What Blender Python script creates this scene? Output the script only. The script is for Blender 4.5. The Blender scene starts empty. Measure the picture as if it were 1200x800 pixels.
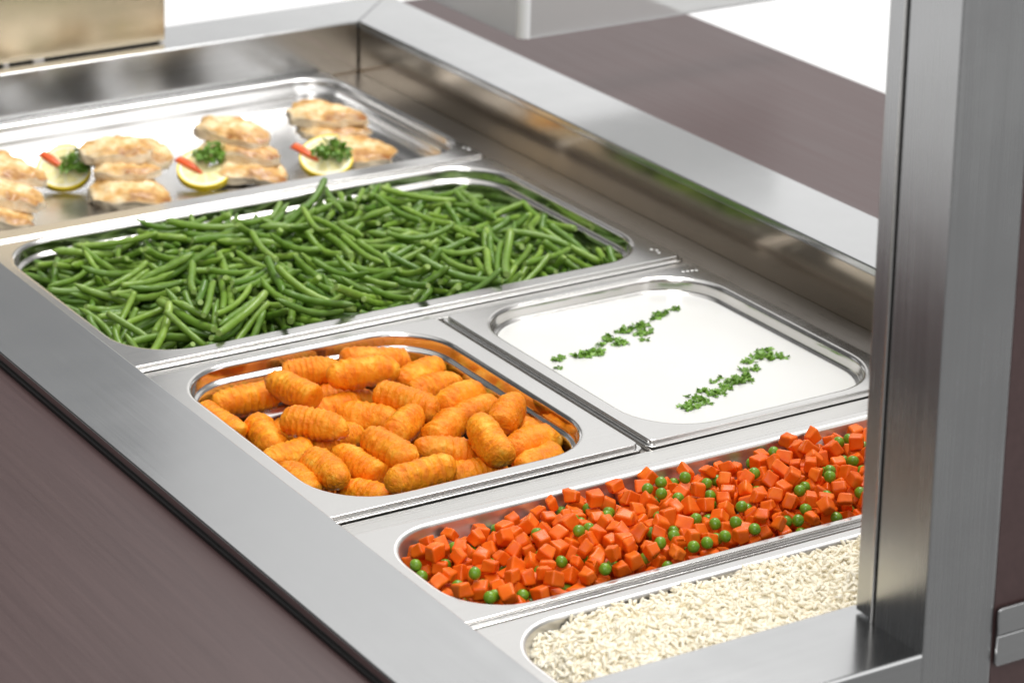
import bpy, bmesh, math, random
import numpy as np
from mathutils import Vector, Matrix, Quaternion, noise

sc = bpy.context.scene
col = sc.collection
MM = 0.001

# ------------------------------------------------------------------ helpers
def tag(o, label=None, cat=None, group=None, kind=None):
    if label: o['label'] = label
    if cat: o['category'] = cat
    if group: o['group'] = group
    if kind: o['kind'] = kind
    return o

def link(name, me, mat=None, parent=None, smooth=True):
    if mat is not None and len(me.materials) == 0:
        me.materials.append(mat)
    o = bpy.data.objects.new(name, me)
    col.objects.link(o)
    if parent is not None:
        o.parent = parent
        o.matrix_parent_inverse = parent.matrix_world.inverted() if False else Matrix.Identity(4)
    if smooth and len(me.polygons):
        me.polygons.foreach_set('use_smooth', [True]*len(me.polygons))
    return o

def empty(name, loc=(0, 0, 0)):
    o = bpy.data.objects.new(name, None)
    o.empty_display_size = .02
    col.objects.link(o)
    o.location = loc
    return o

def mesh_from(name, verts, faces):
    me = bpy.data.meshes.new(name)
    me.from_pydata([tuple(v) for v in verts], [], faces)
    me.update()
    return me

def mesh_bm(name, bm):
    bmesh.ops.recalc_face_normals(bm, faces=bm.faces[:])
    me = bpy.data.meshes.new(name)
    bm.to_mesh(me); bm.free()
    return me

def wn(o):
    m = o.modifiers.new('wn', 'WEIGHTED_NORMAL'); m.keep_sharp = False; m.weight = 80
    return o

def box_bm(a, b, bev=0, seg=3):
    bm = bmesh.new(); bmesh.ops.create_cube(bm, size=1)
    for v in bm.verts:
        v.co = Vector([(a[i]+b[i])/2+v.co[i]*(b[i]-a[i]) for i in range(3)])*MM
    if bev:
        bmesh.ops.bevel(bm, geom=bm.edges[:], offset=bev*MM, segments=seg, profile=.5, affect='EDGES')
    return bm

def prism_bm(poly, z0, z1, bev=0, seg=3):
    """vertical prism over a plan polygon (mm), all edges rounded"""
    bm = bmesh.new()
    lo = [bm.verts.new((x*MM, y*MM, z0*MM)) for x, y in poly]
    hi = [bm.verts.new((x*MM, y*MM, z1*MM)) for x, y in poly]
    n = len(poly)
    bm.faces.new(lo[::-1]); bm.faces.new(hi)
    for i in range(n):
        bm.faces.new((lo[i], lo[(i+1) % n], hi[(i+1) % n], hi[i]))
    if bev:
        bmesh.ops.recalc_face_normals(bm, faces=bm.faces[:])
        bmesh.ops.bevel(bm, geom=bm.edges[:], offset=bev*MM, segments=seg, profile=.5, affect='EDGES')
    return bm

# ------------------------------------------------------------------ materials
class NT:
    def __init__(s, name):
        s.m = bpy.data.materials.new(name); s.m.use_nodes = True
        s.t = s.m.node_tree; s.b = s.t.nodes['Principled BSDF']
    def n(s, typ, **kw):
        nd = s.t.nodes.new(typ)
        for k, v in kw.items():
            if k.startswith('_'): setattr(nd, k[1:], v)
            else: nd.inputs[k.replace('__', ' ')].default_value = v
        return nd
    def l(s, a, b): s.t.links.new(a, b)
    def tc(s, scale=(1, 1, 1), out='Object'):
        t = s.n('ShaderNodeTexCoord'); mp = s.n('ShaderNodeMapping'); mp.inputs['Scale'].default_value = scale
        s.l(t.outputs[out], mp.inputs['Vector']); return mp.outputs['Vector']
    def noise(s, vec, scale, detail=3, rough=.55):
        nd = s.n('ShaderNodeTexNoise', Scale=scale, Detail=detail, Roughness=rough)
        s.l(vec, nd.inputs['Vector']); return nd.outputs['Fac']
    def ramp(s, fac, stops):
        r = s.n('ShaderNodeValToRGB'); e = r.color_ramp.elements
        while len(e) < len(stops): e.new(.5)
        for q, (p, c) in zip(e, stops):
            q.position = p; q.color = (*c, 1) if len(c) == 3 else c
        s.l(fac, r.inputs['Fac']); return r.outputs['Color']
    def maprange(s, v, a, b, c, d):
        r = s.n('ShaderNodeMapRange'); 
        for k, x in zip(('From Min', 'From Max', 'To Min', 'To Max'), (a, b, c, d)): r.inputs[k].default_value = x
        s.l(v, r.inputs['Value']); return r.outputs['Result']
    def bump(s, h, strength, dist, prev=None):
        b = s.n('ShaderNodeBump', Strength=strength, Distance=dist)
        s.l(h, b.inputs['Height'])
        if prev is not None: s.l(prev, b.inputs['Normal'])
        return b.outputs['Normal']
    def set(s, **kw):
        for k, v in kw.items():
            s.b.inputs[k.replace('__', ' ')].default_value = v
    def mix(s, fac, a, b, typ='MIX'):
        m = s.n('ShaderNodeMix'); m.data_type = 'RGBA'; m.blend_type = typ
        if isinstance(fac, (int, float)): m.inputs[0].default_value = fac
        else: s.l(fac, m.inputs[0])
        for i, x in ((6, a), (7, b)):
            if isinstance(x, tuple): m.inputs[i].default_value = (*x, 1) if len(x) == 3 else x
            else: s.l(x, m.inputs[i])
        return m.outputs[2]

def steel(name, base, rough, brush, bump=.04, rvar=.06, streak=.05, wave=.12):
    m = NT(name)
    v = m.tc(brush)
    f = m.noise(v, 1.0, 3, .6)
    v2 = m.tc((9, 9, 9)); f2 = m.noise(v2, 1.0, 4, .6)
    m.l(m.ramp(f, [(.3, tuple(c*(1-streak) for c in base)), (.7, tuple(min(1, c*(1+streak)) for c in base))]), m.b.inputs['Base Color'])
    a = m.maprange(f, .3, .7, rough-rvar, rough+rvar)
    r = m.n('ShaderNodeMath', _operation='ADD'); m.l(a, r.inputs[0])
    m.l(m.maprange(f2, .35, .65, -rvar*.9, rvar*.9), r.inputs[1])
    m.l(r.outputs[0], m.b.inputs['Roughness'])
    m.set(Metallic=1.0)
    p = m.bump(f, bump, .0004) if bump else None
    if wave:                                     # sheet metal is never quite flat
        p = m.bump(m.noise(m.tc((13, 13, 13)), 1, 2, .5), wave, .002, p)
    if p is not None: m.l(p, m.b.inputs['Normal'])
    return m.m

M = {}
M['brush_x'] = steel('brushed_steel_x', (.53, .535, .54), .21, (5, 1800, 1800), .02, .03, .02)
M['brush_y'] = steel('brushed_steel_y', (.51, .515, .52), .21, (1800, 5, 1800), .02, .03, .02)
M['brush_z'] = steel('brushed_steel_z', (.46, .465, .47), .26, (1300, 1300, 4), .008, .03, .05)
M['wall'] = steel('well_steel_warm_reflect', (.76, .66, .53), .40, (700, 3, 700), .0, .03, .01)  # plain steel; warm reflections of food and worktop tinted into the colour
M['cover'] = steel('column_steel_gold_reflect', (.60, .51, .37), .23, (6, 900, 900), .01, .03, .02)  # golden reflection of the pan below is put into the base colour
M['side'] = steel('side_wall_steel_shade', (.44, .38, .31), .17, (900, 2, 900), .0, .02, .008)  # same steel as the far wall, darkened to imitate its darker reflections
M['bar'] = steel('cross_bar_steel', (.62, .61, .59), .28, (2, 900, 900), .0, .03, .01)
M['ledge'] = steel('ledge_steel', (.56, .53, .50), .30, (900, 2, 900), .0, .02, .01)
M['pan'] = steel('pan_steel', (.69, .675, .655), .15, (60, 60, 60), .006, .03, .015)
M['satin'] = steel('satin_pan_steel', (.74, .725, .70), .40, (60, 60, 60), .01, .03, .015)
M['soft'] = steel('soft_pan_steel', (.72, .71, .70), .26, (60, 60, 60), 0, .0, .01)
M['panrim'] = steel('pan_rim_steel', (.70, .69, .675), .18, (20, 700, 700), .012, .03, .02)

def laminate():
    m = NT('brown_laminate')
    v = m.tc((260, 6, 260)); f = m.noise(v, 1, 5, .65)
    v2 = m.tc((30, 2.2, 30)); f2 = m.noise(v2, 1, 3, .6)
    c = m.ramp(f, [(.3, (.052, .028, .028)), (.72, (.070, .039, .038))])
    c = m.mix(m.maprange(f2, .35, .65, 0, .3), c, (.046, .023, .021))
    m.l(c, m.b.inputs['Base Color'])
    m.l(m.maprange(f, .3, .7, .36, .46), m.b.inputs['Roughness'])
    m.l(m.bump(f, .12, .0003), m.b.inputs['Normal'])
    m.set(**{'Specular__IOR__Level': .5})
    return m.m
M['brown'] = laminate()
def plain(name, c, rough=.5, metal=0, **kw):
    m = NT(name); m.set(Base__Color=(*c, 1), Roughness=rough, Metallic=metal, **kw)
    f = m.noise(m.tc((60, 60, 60)), 1, 2); m.l(m.maprange(f, .3, .7, max(0, rough-.05), rough+.05), m.b.inputs['Roughness'])
    return m.m
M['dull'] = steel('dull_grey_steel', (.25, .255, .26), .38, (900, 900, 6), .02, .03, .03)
M['seal'] = plain('black_seal_shade', (.012, .012, .012), .5)

def food(name, stops, nscale, rough, sss=0, sssr=(1, .6, .3), scale=.003, bumps=(), spec=.5, rnd=.0, rndcol=None, coat=0, detail=4):
    m = NT(name)
    v = m.tc()
    f = m.noise(v, nscale, detail, .6)
    c = m.ramp(f, stops)
    if rnd:
        oi = m.n('ShaderNodeObjectInfo')
        c = m.mix(m.maprange(oi.outputs['Random'], 0, 1, 0, rnd), c, rndcol)
    m.l(c, m.b.inputs['Base Color'])
    m.set(Roughness=rough, **{'Specular__IOR__Level': spec})
    if sss:
        m.set(Subsurface__Weight=sss, Subsurface__Scale=scale); m.b.inputs['Subsurface Radius'].default_value = sssr
    if coat: m.set(Coat__Weight=coat, Coat__Roughness=.12)
    p = None
    for sc_, st, d in bumps:
        p = m.bump(m.noise(v, sc_, 3, .6), st, d, p)
    if p is not None: m.l(p, m.b.inputs['Normal'])
    return m.m

M['bean'] = food('green_bean_skin', [(.25, (.105, .205, .016)), (.5, (.19, .315, .036)), (.78, (.32, .44, .10))], 45, .36, .05, (.3, 1, .1), .002,
                 [(420, .12, .0005)], .36, .88, (.062, .150, .014), .08)
M['bean_end'] = food('green_bean_cut', [(.3, (.22, .33, .07)), (.7, (.30, .42, .12))], 300, .4)
M['carrot'] = food('cooked_carrot', [(.25, (.74, .096, .004)), (.55, (.86, .155, .008)), (.8, (.93, .25, .025))], 70, .38, .12, (1, .5, .2), .002,
                   [(500, .15, .0005), (120, .12, .001)], .22, .6, (.62, .065, .003), .04)
M['pea'] = food('green_pea_skin', [(.3, (.10, .23, .008)), (.7, (.19, .36, .02))], 120, .3, .1, (.5, 1, .1), .002, [(260, .15, .0006)], .4, .5, (.24, .40, .05), .08)
M['rice'] = food('cooked_rice_grain', [(.3, (.93, .85, .66)), (.7, (.97, .92, .79))], 140, .45, 0, (1, .78, .45), .006, [], .4)
M['croq'] = food('fried_potato_crust', [(.25, (.70, .145, .003)), (.42, (.90, .245, .006)), (.57, (.97, .355, .012)), (.72, (1.0, .56, .07))], 70, .38, .1, (1, .4, .1), .002,
                 [(1000, .6, .0010), (450, .6, .0014)], .28, .4, (.70, .17, .003), .0, 8)
M['chick'] = None
def chicken():
    m = NT('fried_chicken')
    t = m.n('ShaderNodeTexCoord'); v = t.outputs['Object']
    f = m.noise(v, 38, 4, .6); f2 = m.noise(v, 210, 4, .6)
    c = m.ramp(f, [(.30, (.90, .78, .57)), (.42, (.84, .63, .34)), (.53, (.66, .38, .12)), (.68, (.33, .125, .025))])
    c2 = m.ramp(f2, [(.4, (1, 1, 1)), (.75, (.80, .68, .5))])
    c = m.mix(.6, c, c2, 'MULTIPLY')
    # browned crust on the flat faces only: the cut sides stay pale
    sep = m.n('ShaderNodeSeparateXYZ'); m.l(t.outputs['Normal'], sep.inputs[0])
    ab = m.n('ShaderNodeMath', _operation='ABSOLUTE'); m.l(sep.outputs['Z'], ab.inputs[0])
    k = m.maprange(ab.outputs[0], .35, .8, 0, 1)
    c = m.mix(k, (.88, .74, .53), c)
    m.l(c, m.b.inputs['Base Color'])
    m.set(Roughness=.4, Coat__Weight=.15, Coat__Roughness=.2)
    m.b.inputs['Subsurface Radius'].default_value = (1, .6, .35)
    p = m.bump(f2, .2, .001); p = m.bump(m.noise(v, 90, 3), .25, .002, p)
    m.l(p, m.b.inputs['Normal'])
    return m.m
M['chick'] = chicken()
M['sauce'] = food('white_cream_sauce', [(.3, (.675, .67, .645)), (.7, (.70, .695, .675))], 12, .22, .2, (1, .9, .7), .004, [(16, .05, .002)], .5)
M['rind'] = food('lemon_rind', [(.3, (.92, .64, .006)), (.7, (.96, .74, .015))], 60, .38, .1, (1, .7, .1), .002, [(500, .3, .0006)])
M['pith'] = food('lemon_pith', [(.3, (.86, .82, .60)), (.7, (.88, .85, .70))], 120, .5)
def lemonflesh():
    m = NT('lemon_flesh')
    v = m.tc()
    sep = m.n('ShaderNodeSeparateXYZ'); m.l(v, sep.inputs[0])
    at = m.n('ShaderNodeMath', _operation='ARCTAN2'); m.l(sep.outputs['Y'], at.inputs[0]); m.l(sep.outputs['X'], at.inputs[1])
    mu = m.n('ShaderNodeMath', _operation='MULTIPLY'); m.l(at.outputs[0], mu.inputs[0]); mu.inputs[1].default_value = 9/2
    sn = m.n('ShaderNodeMath', _operation='SINE'); m.l(mu.outputs[0], sn.inputs[0])
    ab = m.n('ShaderNodeMath', _operation='ABSOLUTE'); m.l(sn.outputs[0], ab.inputs[0])
    k = m.maprange(ab.outputs[0], .05, .28, 0, 1)
    f = m.noise(v, 300, 3)
    c = m.ramp(f, [(.3, (.82, .72, .28)), (.7, (.91, .84, .50))])
    m.l(m.mix(k, (.86, .83, .62), c), m.b.inputs['Base Color'])
    m.set(Roughness=.2, Subsurface__Weight=0)
    m.l(m.bump(f, .3, .001), m.b.inputs['Normal'])
    return m.m
M['flesh'] = lemonflesh()
M['pepper'] = food('red_pepper', [(.3, (.80, .09, .02)), (.7, (.90, .20, .06))], 80, .28, .15, (1, .2, .1), .002, [], .5)
M['parsley'] = food('parsley_leaf', [(.3, (.10, .24, .016)), (.6, (.18, .36, .035)), (.8, (.30, .48, .09))], 160, .42, 0, bumps=[(600, .3, .0006)], rnd=.4, rndcol=(.10, .20, .02))
M['parsley_light'] = food('parsley_stem', [(.3, (.22, .32, .06)), (.7, (.34, .42, .12))], 160, .45)
def acrylic():
    m = NT('acrylic_painted_haze')
    tr = m.n('ShaderNodeBsdfTransparent'); tr.inputs['Color'].default_value = (.97, .985, .98, 1)
    gl = m.n('ShaderNodeBsdfGlossy'); f = m.noise(m.tc((25, 25, 25)), 1, 3); m.l(m.maprange(f, .3, .7, .02, .07), gl.inputs['Roughness'])
    fr = m.n('ShaderNodeFresnel', IOR=1.49)
    mg = m.n('ShaderNodeMixShader'); m.l(fr.outputs[0], mg.inputs[0]); m.l(tr.outputs[0], mg.inputs[1]); m.l(gl.outputs[0], mg.inputs[2])
    d = m.n('ShaderNodeBsdfTranslucent'); d.inputs['Color'].default_value = (.94, .93, .93, 1)
    d2 = m.n('ShaderNodeBsdfDiffuse'); d2.inputs['Color'].default_value = (.94, .93, .93, 1)
    mx = m.n('ShaderNodeMixShader'); mx.inputs[0].default_value = .35
    m.l(d.outputs[0], mx.inputs[1]); m.l(d2.outputs[0], mx.inputs[2])
    mx2 = m.n('ShaderNodeMixShader'); mx2.inputs[0].default_value = PAINTED_HAZE
    m.l(mg.outputs[0], mx2.inputs[1]); m.l(mx.outputs[0], mx2.inputs[2])
    out = m.t.nodes['Material Output']; m.l(mx2.outputs[0], out.inputs['Surface'])
    return m.m
PAINTED_HAZE = .42  # share of milky white that imitates the pale reflection on the clear sheet
M['acrylic'] = acrylic()

M['edge'] = plain('acrylic_edge_highlight', (.9, .9, .92), .3)  # white colour paints the light caught along the edges and the bend

# ------------------------------------------------------------------ the counter
H = 49.6                                   # top of the steel rim above the pan rims
XL, XR, YN, YF = -328., 312., -356.8, 974.
OL, OR, ON, OF = XL-80.7, XR+83.9, YN-74., YF+80.3
ZW = 39.                                   # worktop level

counter = tag(empty('serving_counter', (0, 0, -.86)), 'dark brown serving counter with a wide brushed steel rim around the sunken food well', 'counter')
def cpart(name, me, mat, mod=True):
    o = link(name, me, mat, counter)
    o.location = (0, 0, .86)
    return wn(o) if mod else o
g = .25
# four mitred rim strips
cpart('rim_strip', mesh_bm('rim_near', prism_bm([(OL, ON), (OR, ON), (XR-g, YN), (XL+g, YN)], ZW-46, H, 2.2, 4)), M['brush_x'])
cpart('rim_strip', mesh_bm('rim_far', prism_bm([(XL+g, YF), (XR-g, YF), (OR, OF), (OL, OF)], ZW-46, H, 1.6, 4)), M['brush_x'])
cpart('rim_strip', mesh_bm('rim_left', prism_bm([(OL, ON+.6), (XL, YN+.6), (XL, YF-.6), (OL, OF-.6)], ZW+2.5, H, 1.4, 4)), M['brush_y'])
cpart('rim_strip', mesh_bm('rim_right', prism_bm([(XR, YN+.6), (OR, ON+.6), (OR, OF-.6), (XR, YF-.6)], ZW+2.5, H, 1.4, 4)), M['brush_y'])
# black seal strips, also drawing in the dark shadow gap under the rim
cpart('seal', mesh_bm('seal_l', box_bm((OL-2.2, ON+3, ZW-3), (OL+6, OF-3, ZW+2.8), .6, 2)), M['seal'])
cpart('seal', mesh_bm('seal_r', box_bm((OR-6, ON+3, ZW-3), (OR+.8, OF-3, ZW+2.6), .5, 2)), M['seal'])
# worktop shelves
cpart('worktop', mesh_bm('top_l', box_bm((-690, ON, ZW-32), (OL+4, OF, ZW), 1.2, 3)), M['brown'])
cpart('worktop', mesh_bm('top_r', box_bm((OR-4, ON, ZW-32), (668.6, OF, ZW), 1.2, 3)), M['brown'])
# well walls (hang 1 mm inside the rim's inner faces)
def wallplate(name, a, b, mat):
    cpart('well_wall', mesh_bm(name, box_bm(a, b, .5, 2)), mat)
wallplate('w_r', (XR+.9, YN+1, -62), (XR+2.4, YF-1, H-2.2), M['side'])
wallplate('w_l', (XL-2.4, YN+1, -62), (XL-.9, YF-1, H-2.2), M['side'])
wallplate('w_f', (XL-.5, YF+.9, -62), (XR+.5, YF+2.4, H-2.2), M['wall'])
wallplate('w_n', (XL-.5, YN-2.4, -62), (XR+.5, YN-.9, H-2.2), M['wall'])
cpart('well_floor', mesh_bm('floor', box_bm((XL, YN, -66), (XR, YF, -63), .5, 1)), M['ledge'])
# ledges and cross bars that carry the pans
ZL = -7.9
for nm, a, b in (('ledge', (258, YN, ZL-2), (XR+.5, YF, ZL)), ('ledge', (XL-.5, YN, ZL-2), (-272, YF, ZL))):
    cpart(nm, mesh_bm('ledge', box_bm(a, b, .3, 2)), M['ledge'])
for y0, y1, zt in ((YF-12, YF+.5, ZL+.2), (305, 316.6, -4.4), (-23.4, -2.4, -4.6), (636, 650, ZL+.2), (-190, -180, ZL+.2), (YN-.5, YN+10, ZL+.2)):
    cpart('cross_bar', mesh_bm('bar', box_bm((-284, y0, zt-9), (268, y1, zt), .6, 2)), M['bar'])
cpart('cross_bar', mesh_bm('bar', box_bm((-8, 0, -14), (10, 303, ZL+.3), .6, 2)), M['ledge'])
# body below
cpart('cabinet_body', mesh_bm('body', box_bm((-420, ON+6, -860), (410, OF-6, -75), 2, 2)), M['brown'])
cpart('apron', mesh_bm('apron_l', box_bm((-420, ON+5, -75), (XL-4, OF-5, ZW-33), 1, 2)), M['brown'])
cpart('apron', mesh_bm('apron_r', box_bm((XR+4, ON+5, -75), (410, OF-5, ZW-33), 1, 2)), M['brown'])
cpart('apron', mesh_bm('apron_n', box_bm((XL-3.5, ON+5, -75), (XR+3.5, YN-4, ZW-47), 1, 2)), M['brown'])
cpart('apron', mesh_bm('apron_f', box_bm((XL-3.5, YF+4, -75), (XR+3.5, OF-5, ZW-47), 1, 2)), M['brown'])

# ------------------------------------------------------------------ upright post at the near end
post = tag(empty('support_post', (-.075, -.4, 0)), 'tall brushed steel upright post standing at the near edge of the counter', 'post')
def child(name, me, mat, par, mod=True):
    o = link(name, me, mat, par); o.location = -par.location
    return wn(o) if mod else o
child('main_tube', mesh_bm('tube', box_bm((-103.3, -431.6, -330), (-47, -384.7, 760), 1.3, 3)), M['brush_z'], post)
child('rear_channel', mesh_bm('channel', box_bm((-102.6, -381.6, H+1.8), (-49, -366.2, 760), .7, 3)), M['brush_z'], post)
child('channel_bead', mesh_bm('bead', box_bm((-105.0, -383.7, H+.2), (-60, -381.7, 760), .7, 3)), M['panrim'], post)

# dark panel to the right of the post, with its steel edge trim
panel = tag(empty('end_panel', (.14, -.43, 0)), 'dark reddish brown upright panel beside the right side of the steel post', 'panel')
child('board', mesh_bm('board', box_bm((-46.8, -431.3, -330), (330, -419, 520), .4, 2)), M['brown'], panel)
trim = tag(empty('trim_rail', (.14, -.435, .05)), 'pair of slim steel trim bars with rounded ends on the brown panel', 'trim')
def roundbar(name, z0, z1, top):
    pts = []
    x0, x1, r = -46.2, 330., 3.
    y = None
    if top:
        pts = [(x0, z0), (x1, z0), (x1, z1)] + [(x0+r-r*math.sin(a), z1-r+r*math.cos(a)) for a in [i*math.pi/12 for i in range(0, 7)]]
    else:
        pts = [(x1, z0), (x1, z1), (x0, z1)] + [(x0+r-r*math.cos(a), z0+r-r*math.sin(a)) for a in [i*math.pi/12 for i in range(0, 7)]]
    bm = bmesh.new()
    f = [bm.verts.new((px*MM, -.4352, pz*MM)) for px, pz in pts]
    b = [bm.verts.new((px*MM, -.4327, pz*MM)) for px, pz in pts]
    n = len(pts)
    bm.faces.new(f); bm.faces.new(b[::-1])
    for i in range(n): bm.faces.new((f[i], b[i], b[(i+1) % n], f[(i+1) % n]))
    bmesh.ops.recalc_face_normals(bm, faces=bm.faces[:])
    ed = [e for e in bm.edges if abs(e.verts[0].co.y+.4352) < 1e-6 and abs(e.verts[1].co.y+.4352) < 1e-6]
    bmesh.ops.bevel(bm, geom=ed, offset=.0005, segments=2, affect='EDGES')
    return mesh_bm(name, bm)
child('bar', roundbar('upper', 49.9, 68.2, True), M['brush_x'], trim)
child('bar', roundbar('lower', 28.7, 49.2, False), M['brush_x'], trim)

# ------------------------------------------------------------------ wide column at the far end
colm = tag(empty('support_column', (-.1, 1.02, .05)), 'wide warm-reflecting steel column standing on the far edge of the counter rim', 'column')
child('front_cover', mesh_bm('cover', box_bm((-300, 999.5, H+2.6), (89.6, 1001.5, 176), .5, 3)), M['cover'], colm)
child('unseen_dark_cover', mesh_bm('upper', box_bm((-300, 999.9, 177), (89.2, 1001.5, 640), .5, 3)), M['dull'], colm)  # unseen, given a darker finish to grey its reflection in the left rim
child('casing', mesh_bm('casing', box_bm((-299, 1001.8, H+4), (88.6, 1048, 640), 1.5, 3)), M['brush_z'], colm)
for x0, x1 in ((-96, -90), (-62, -50), (84, 88)):
    child('foot', mesh_bm('foot', box_bm((x0, 1000.4, H+.1), (x1, 1040, H+4.4), .3, 2)), M['ledge'], colm)
child('base_gap_shade', mesh_bm('gap', box_bm((-298, 1003, H+.3), (87.8, 1046, H+4.2), .3, 2)), M['seal'], colm)  # black block that paints the shade in the gap below the column

# ------------------------------------------------------------------ acrylic guard above the right shelf
def guard():
    zb, zt = 100., 215.
    cx, cy, r, th = 331.5, 683., 10., 8.
    def outline(off):
        p = [(cx+off, cy+330)]
        for i in range(9):
            a = math.pi+i*math.pi/16
            p.append((cx+r+math.cos(a)*(r-off), cy+r+math.sin(a)*(r-off)))
        p.append((cx+330, cy+off))
        return p
    o_, i_ = outline(0), outline(th)
    poly = o_+i_[::-1]
    bm = bmesh.new()
    lo = [bm.verts.new((x*MM, y*MM, zb*MM)) for x, y in poly]; hi = [bm.verts.new((x*MM, y*MM, zt*MM)) for x, y in poly]
    n = len(poly); m = len(o_)
    for i in range(n): bm.faces.new((lo[i], lo[(i+1) % n], hi[(i+1) % n], hi[i]))
    for i in range(m-1):
        for L in (lo, hi): bm.faces.new((L[i], L[i+1], L[n-2-i], L[n-1-i]))
    o = link('sneeze_guard', mesh_bm('guard', bm), M['acrylic'])
    o.data.materials.append(M['edge'])
    for p in o.data.polygons:
        p.use_smooth = False
        c = p.center
        if p.normal.z < -.5 or (c.x < (cx+r)*MM and c.y < (cy+r)*MM): p.material_index = 1
    return tag(o, 'clear acrylic sneeze guard panel with a bent corner hanging above the brown right shelf', 'sneeze guard')
guard()

# ------------------------------------------------------------------ food pans
def rr(x0, x1, y0, y1, r, z, n=10):
    out = []
    for cx, cy, a0 in ((x1-r, y1-r, 0), (x0+r, y1-r, 90), (x0+r, y0+r, 180), (x1-r, y0+r, 270)):
        for k in range(n+1):
            a = math.radians(a0+90*k/n)
            out.append(((cx+r*math.cos(a))*MM, (cy+r*math.sin(a))*MM, z*MM))
    return out
def loops_mesh(name, loops, cap=False):
    n = len(loops[0]); V = [v for L in loops for v in L]; F = []
    for i in range(len(loops)-1):
        for k in range(n):
            a, b = i*n+k, i*n+(k+1) % n
            F.append((a, b, b+n, a+n))
    if cap: F.append(tuple(range((len(loops)-1)*n, len(loops)*n)))
    return mesh_from(name, V, F)
def pan(outer, op, r, depth, label, group, shoulder=True, er=4., stamp=None, satin=False):
    cx, cy = (outer[0]+outer[1])/2, (outer[2]+outer[3])/2
    root = tag(empty('food_pan', (cx*MM, cy*MM, -depth*MM)), label, 'food pan', group)
    def O(off, z): return rr(outer[0]+off, outer[1]-off, outer[2]+off, outer[3]-off, max(7-off*.6, 2.5), z)
    def I(e, z): return rr(op[0]-e, op[1]+e, op[2]-e, op[3]+e, r+e, z)
    rim = [O(.5, -7.2), O(0, -6.8), O(0, -4.3), O(.12, -3.8), O(.5, -3.55), O(1.0, -3.5), O(2.8, -3.5), O(3.15, -3.35), O(3.35, -3.0), O(3.5, -.8), O(3.7, -.25), O(4.2, -.02), O(4.6, 0),
           I(er+1, 0), I(er+.3, 0)]
    bas = [I(er+.3, 0)]
    for k in range(1, 8):
        a = math.radians(90*k/8*.97)
        bas.append(I(er-er*math.sin(a), -er*(1-math.cos(a))))
    if shoulder:
        bas += [I(-.2, -5.5), I(-.6, -10.2), I(-.9, -11.2), I(-1.6, -11.9), I(-2.8, -12.3), I(-4.0, -12.7), I(-4.9, -13.5), I(-5.3, -14.8), I(-5.5, -16.2)]
        e0, z0 = -5.5, -16.2
    else:
        bas += [I(-.3, -5.5), I(-1., -9.)]
        e0, z0 = -1., -9.
    R = 20. if depth == 32 else min(14., depth*.5)
    slope = 7. if satin else 2.5 if depth > 34 else 6.
    bas.append(I(e0-slope*.9, -depth+R))
    for k in range(1, 8):
        a = math.radians(90*k/7)
        bas.append(I(e0-slope*.9-R*(1-math.cos(a)), -depth+R-R*math.sin(a)))
    child('rim', loops_mesh('rim', rim), M['panrim'], root)
    child('basin', loops_mesh('basin', bas, True), M['satin' if satin else 'soft' if depth == 32 else 'pan'], root)
    if stamp:
        bm = bmesh.new()
        for k, (sx, sy) in enumerate(stamp):
            b = box_bm((sx-1.1, sy-1.6, -.2), (sx+1.1, sy+1.6, .12), .1, 1)
            me = bpy.data.meshes.new('t'); b.to_mesh(me); b.free(); bm.from_mesh(me); bpy.data.meshes.remove(me)
        child('stamp_mark', mesh_bm('stamp', bm), M['pith_metal'], root, False)
    return root
M['pith_metal'] = steel('stamp_metal', (.85, .85, .85), .4, (60, 60, 60), 0)
GP = 'steel food pans set in the counter well'
pan((-283, 272, 645, 971), (-267, 262, 672, 957), 42, 32, 'shallow steel pan at the far end, holding chicken fillets and lemon slices', GP, False, 4, [(262, 668), (263.5, 672), (261, 676)])
pan((-283, 271, 319, 642), (-266, 252, 340, 632), 56, 40, 'large steel pan filled with green beans', GP, True, 4, [(255, 338), (257, 344), (254, 348)])
pan((-283, -2, 0, 303), (-262, -26, 18, 292), 54, 52, 'square steel pan filled with golden potato croquettes', GP, True, 4)
pan((2, 270, 0, 303), (21, 250, 14, 290), 54, 45, 'square steel pan filled with white sauce', GP, True, 4, [(246, 289), (250, 288), (254, 287), (258, 286)])
pan((-283, 270, -183, -25), (-266, 252, -172, -40), 48, 37, 'narrow steel pan filled with diced carrots and peas', GP, False, 3.5, None, True)
pan((-283, 270, -351, -187), (-266, 252, -338, -202), 48, 40, 'narrow steel pan of rice nearest the viewer', GP, False, 3.5, None, True)

# ------------------------------------------------------------------ sauce and chopped parsley
sl = [rr(21+.4, 250-.4, 14+.4, 290-.4, 53.5, -16.0)]
ZS = -13.6
lp = [rr(21+5+k, 250-5-k, 14+5+k, 290-5-k, 50-k, z) for k, z in ((-.6, ZS+.9), (0, ZS+.45), (1.0, ZS+.15), (2.6, ZS), (4, ZS))]
sauce = link('white_sauce', loops_mesh('sauce', lp, True), M['sauce'])
tag(sauce, 'smooth white cream sauce filling the square pan', 'sauce')

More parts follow.
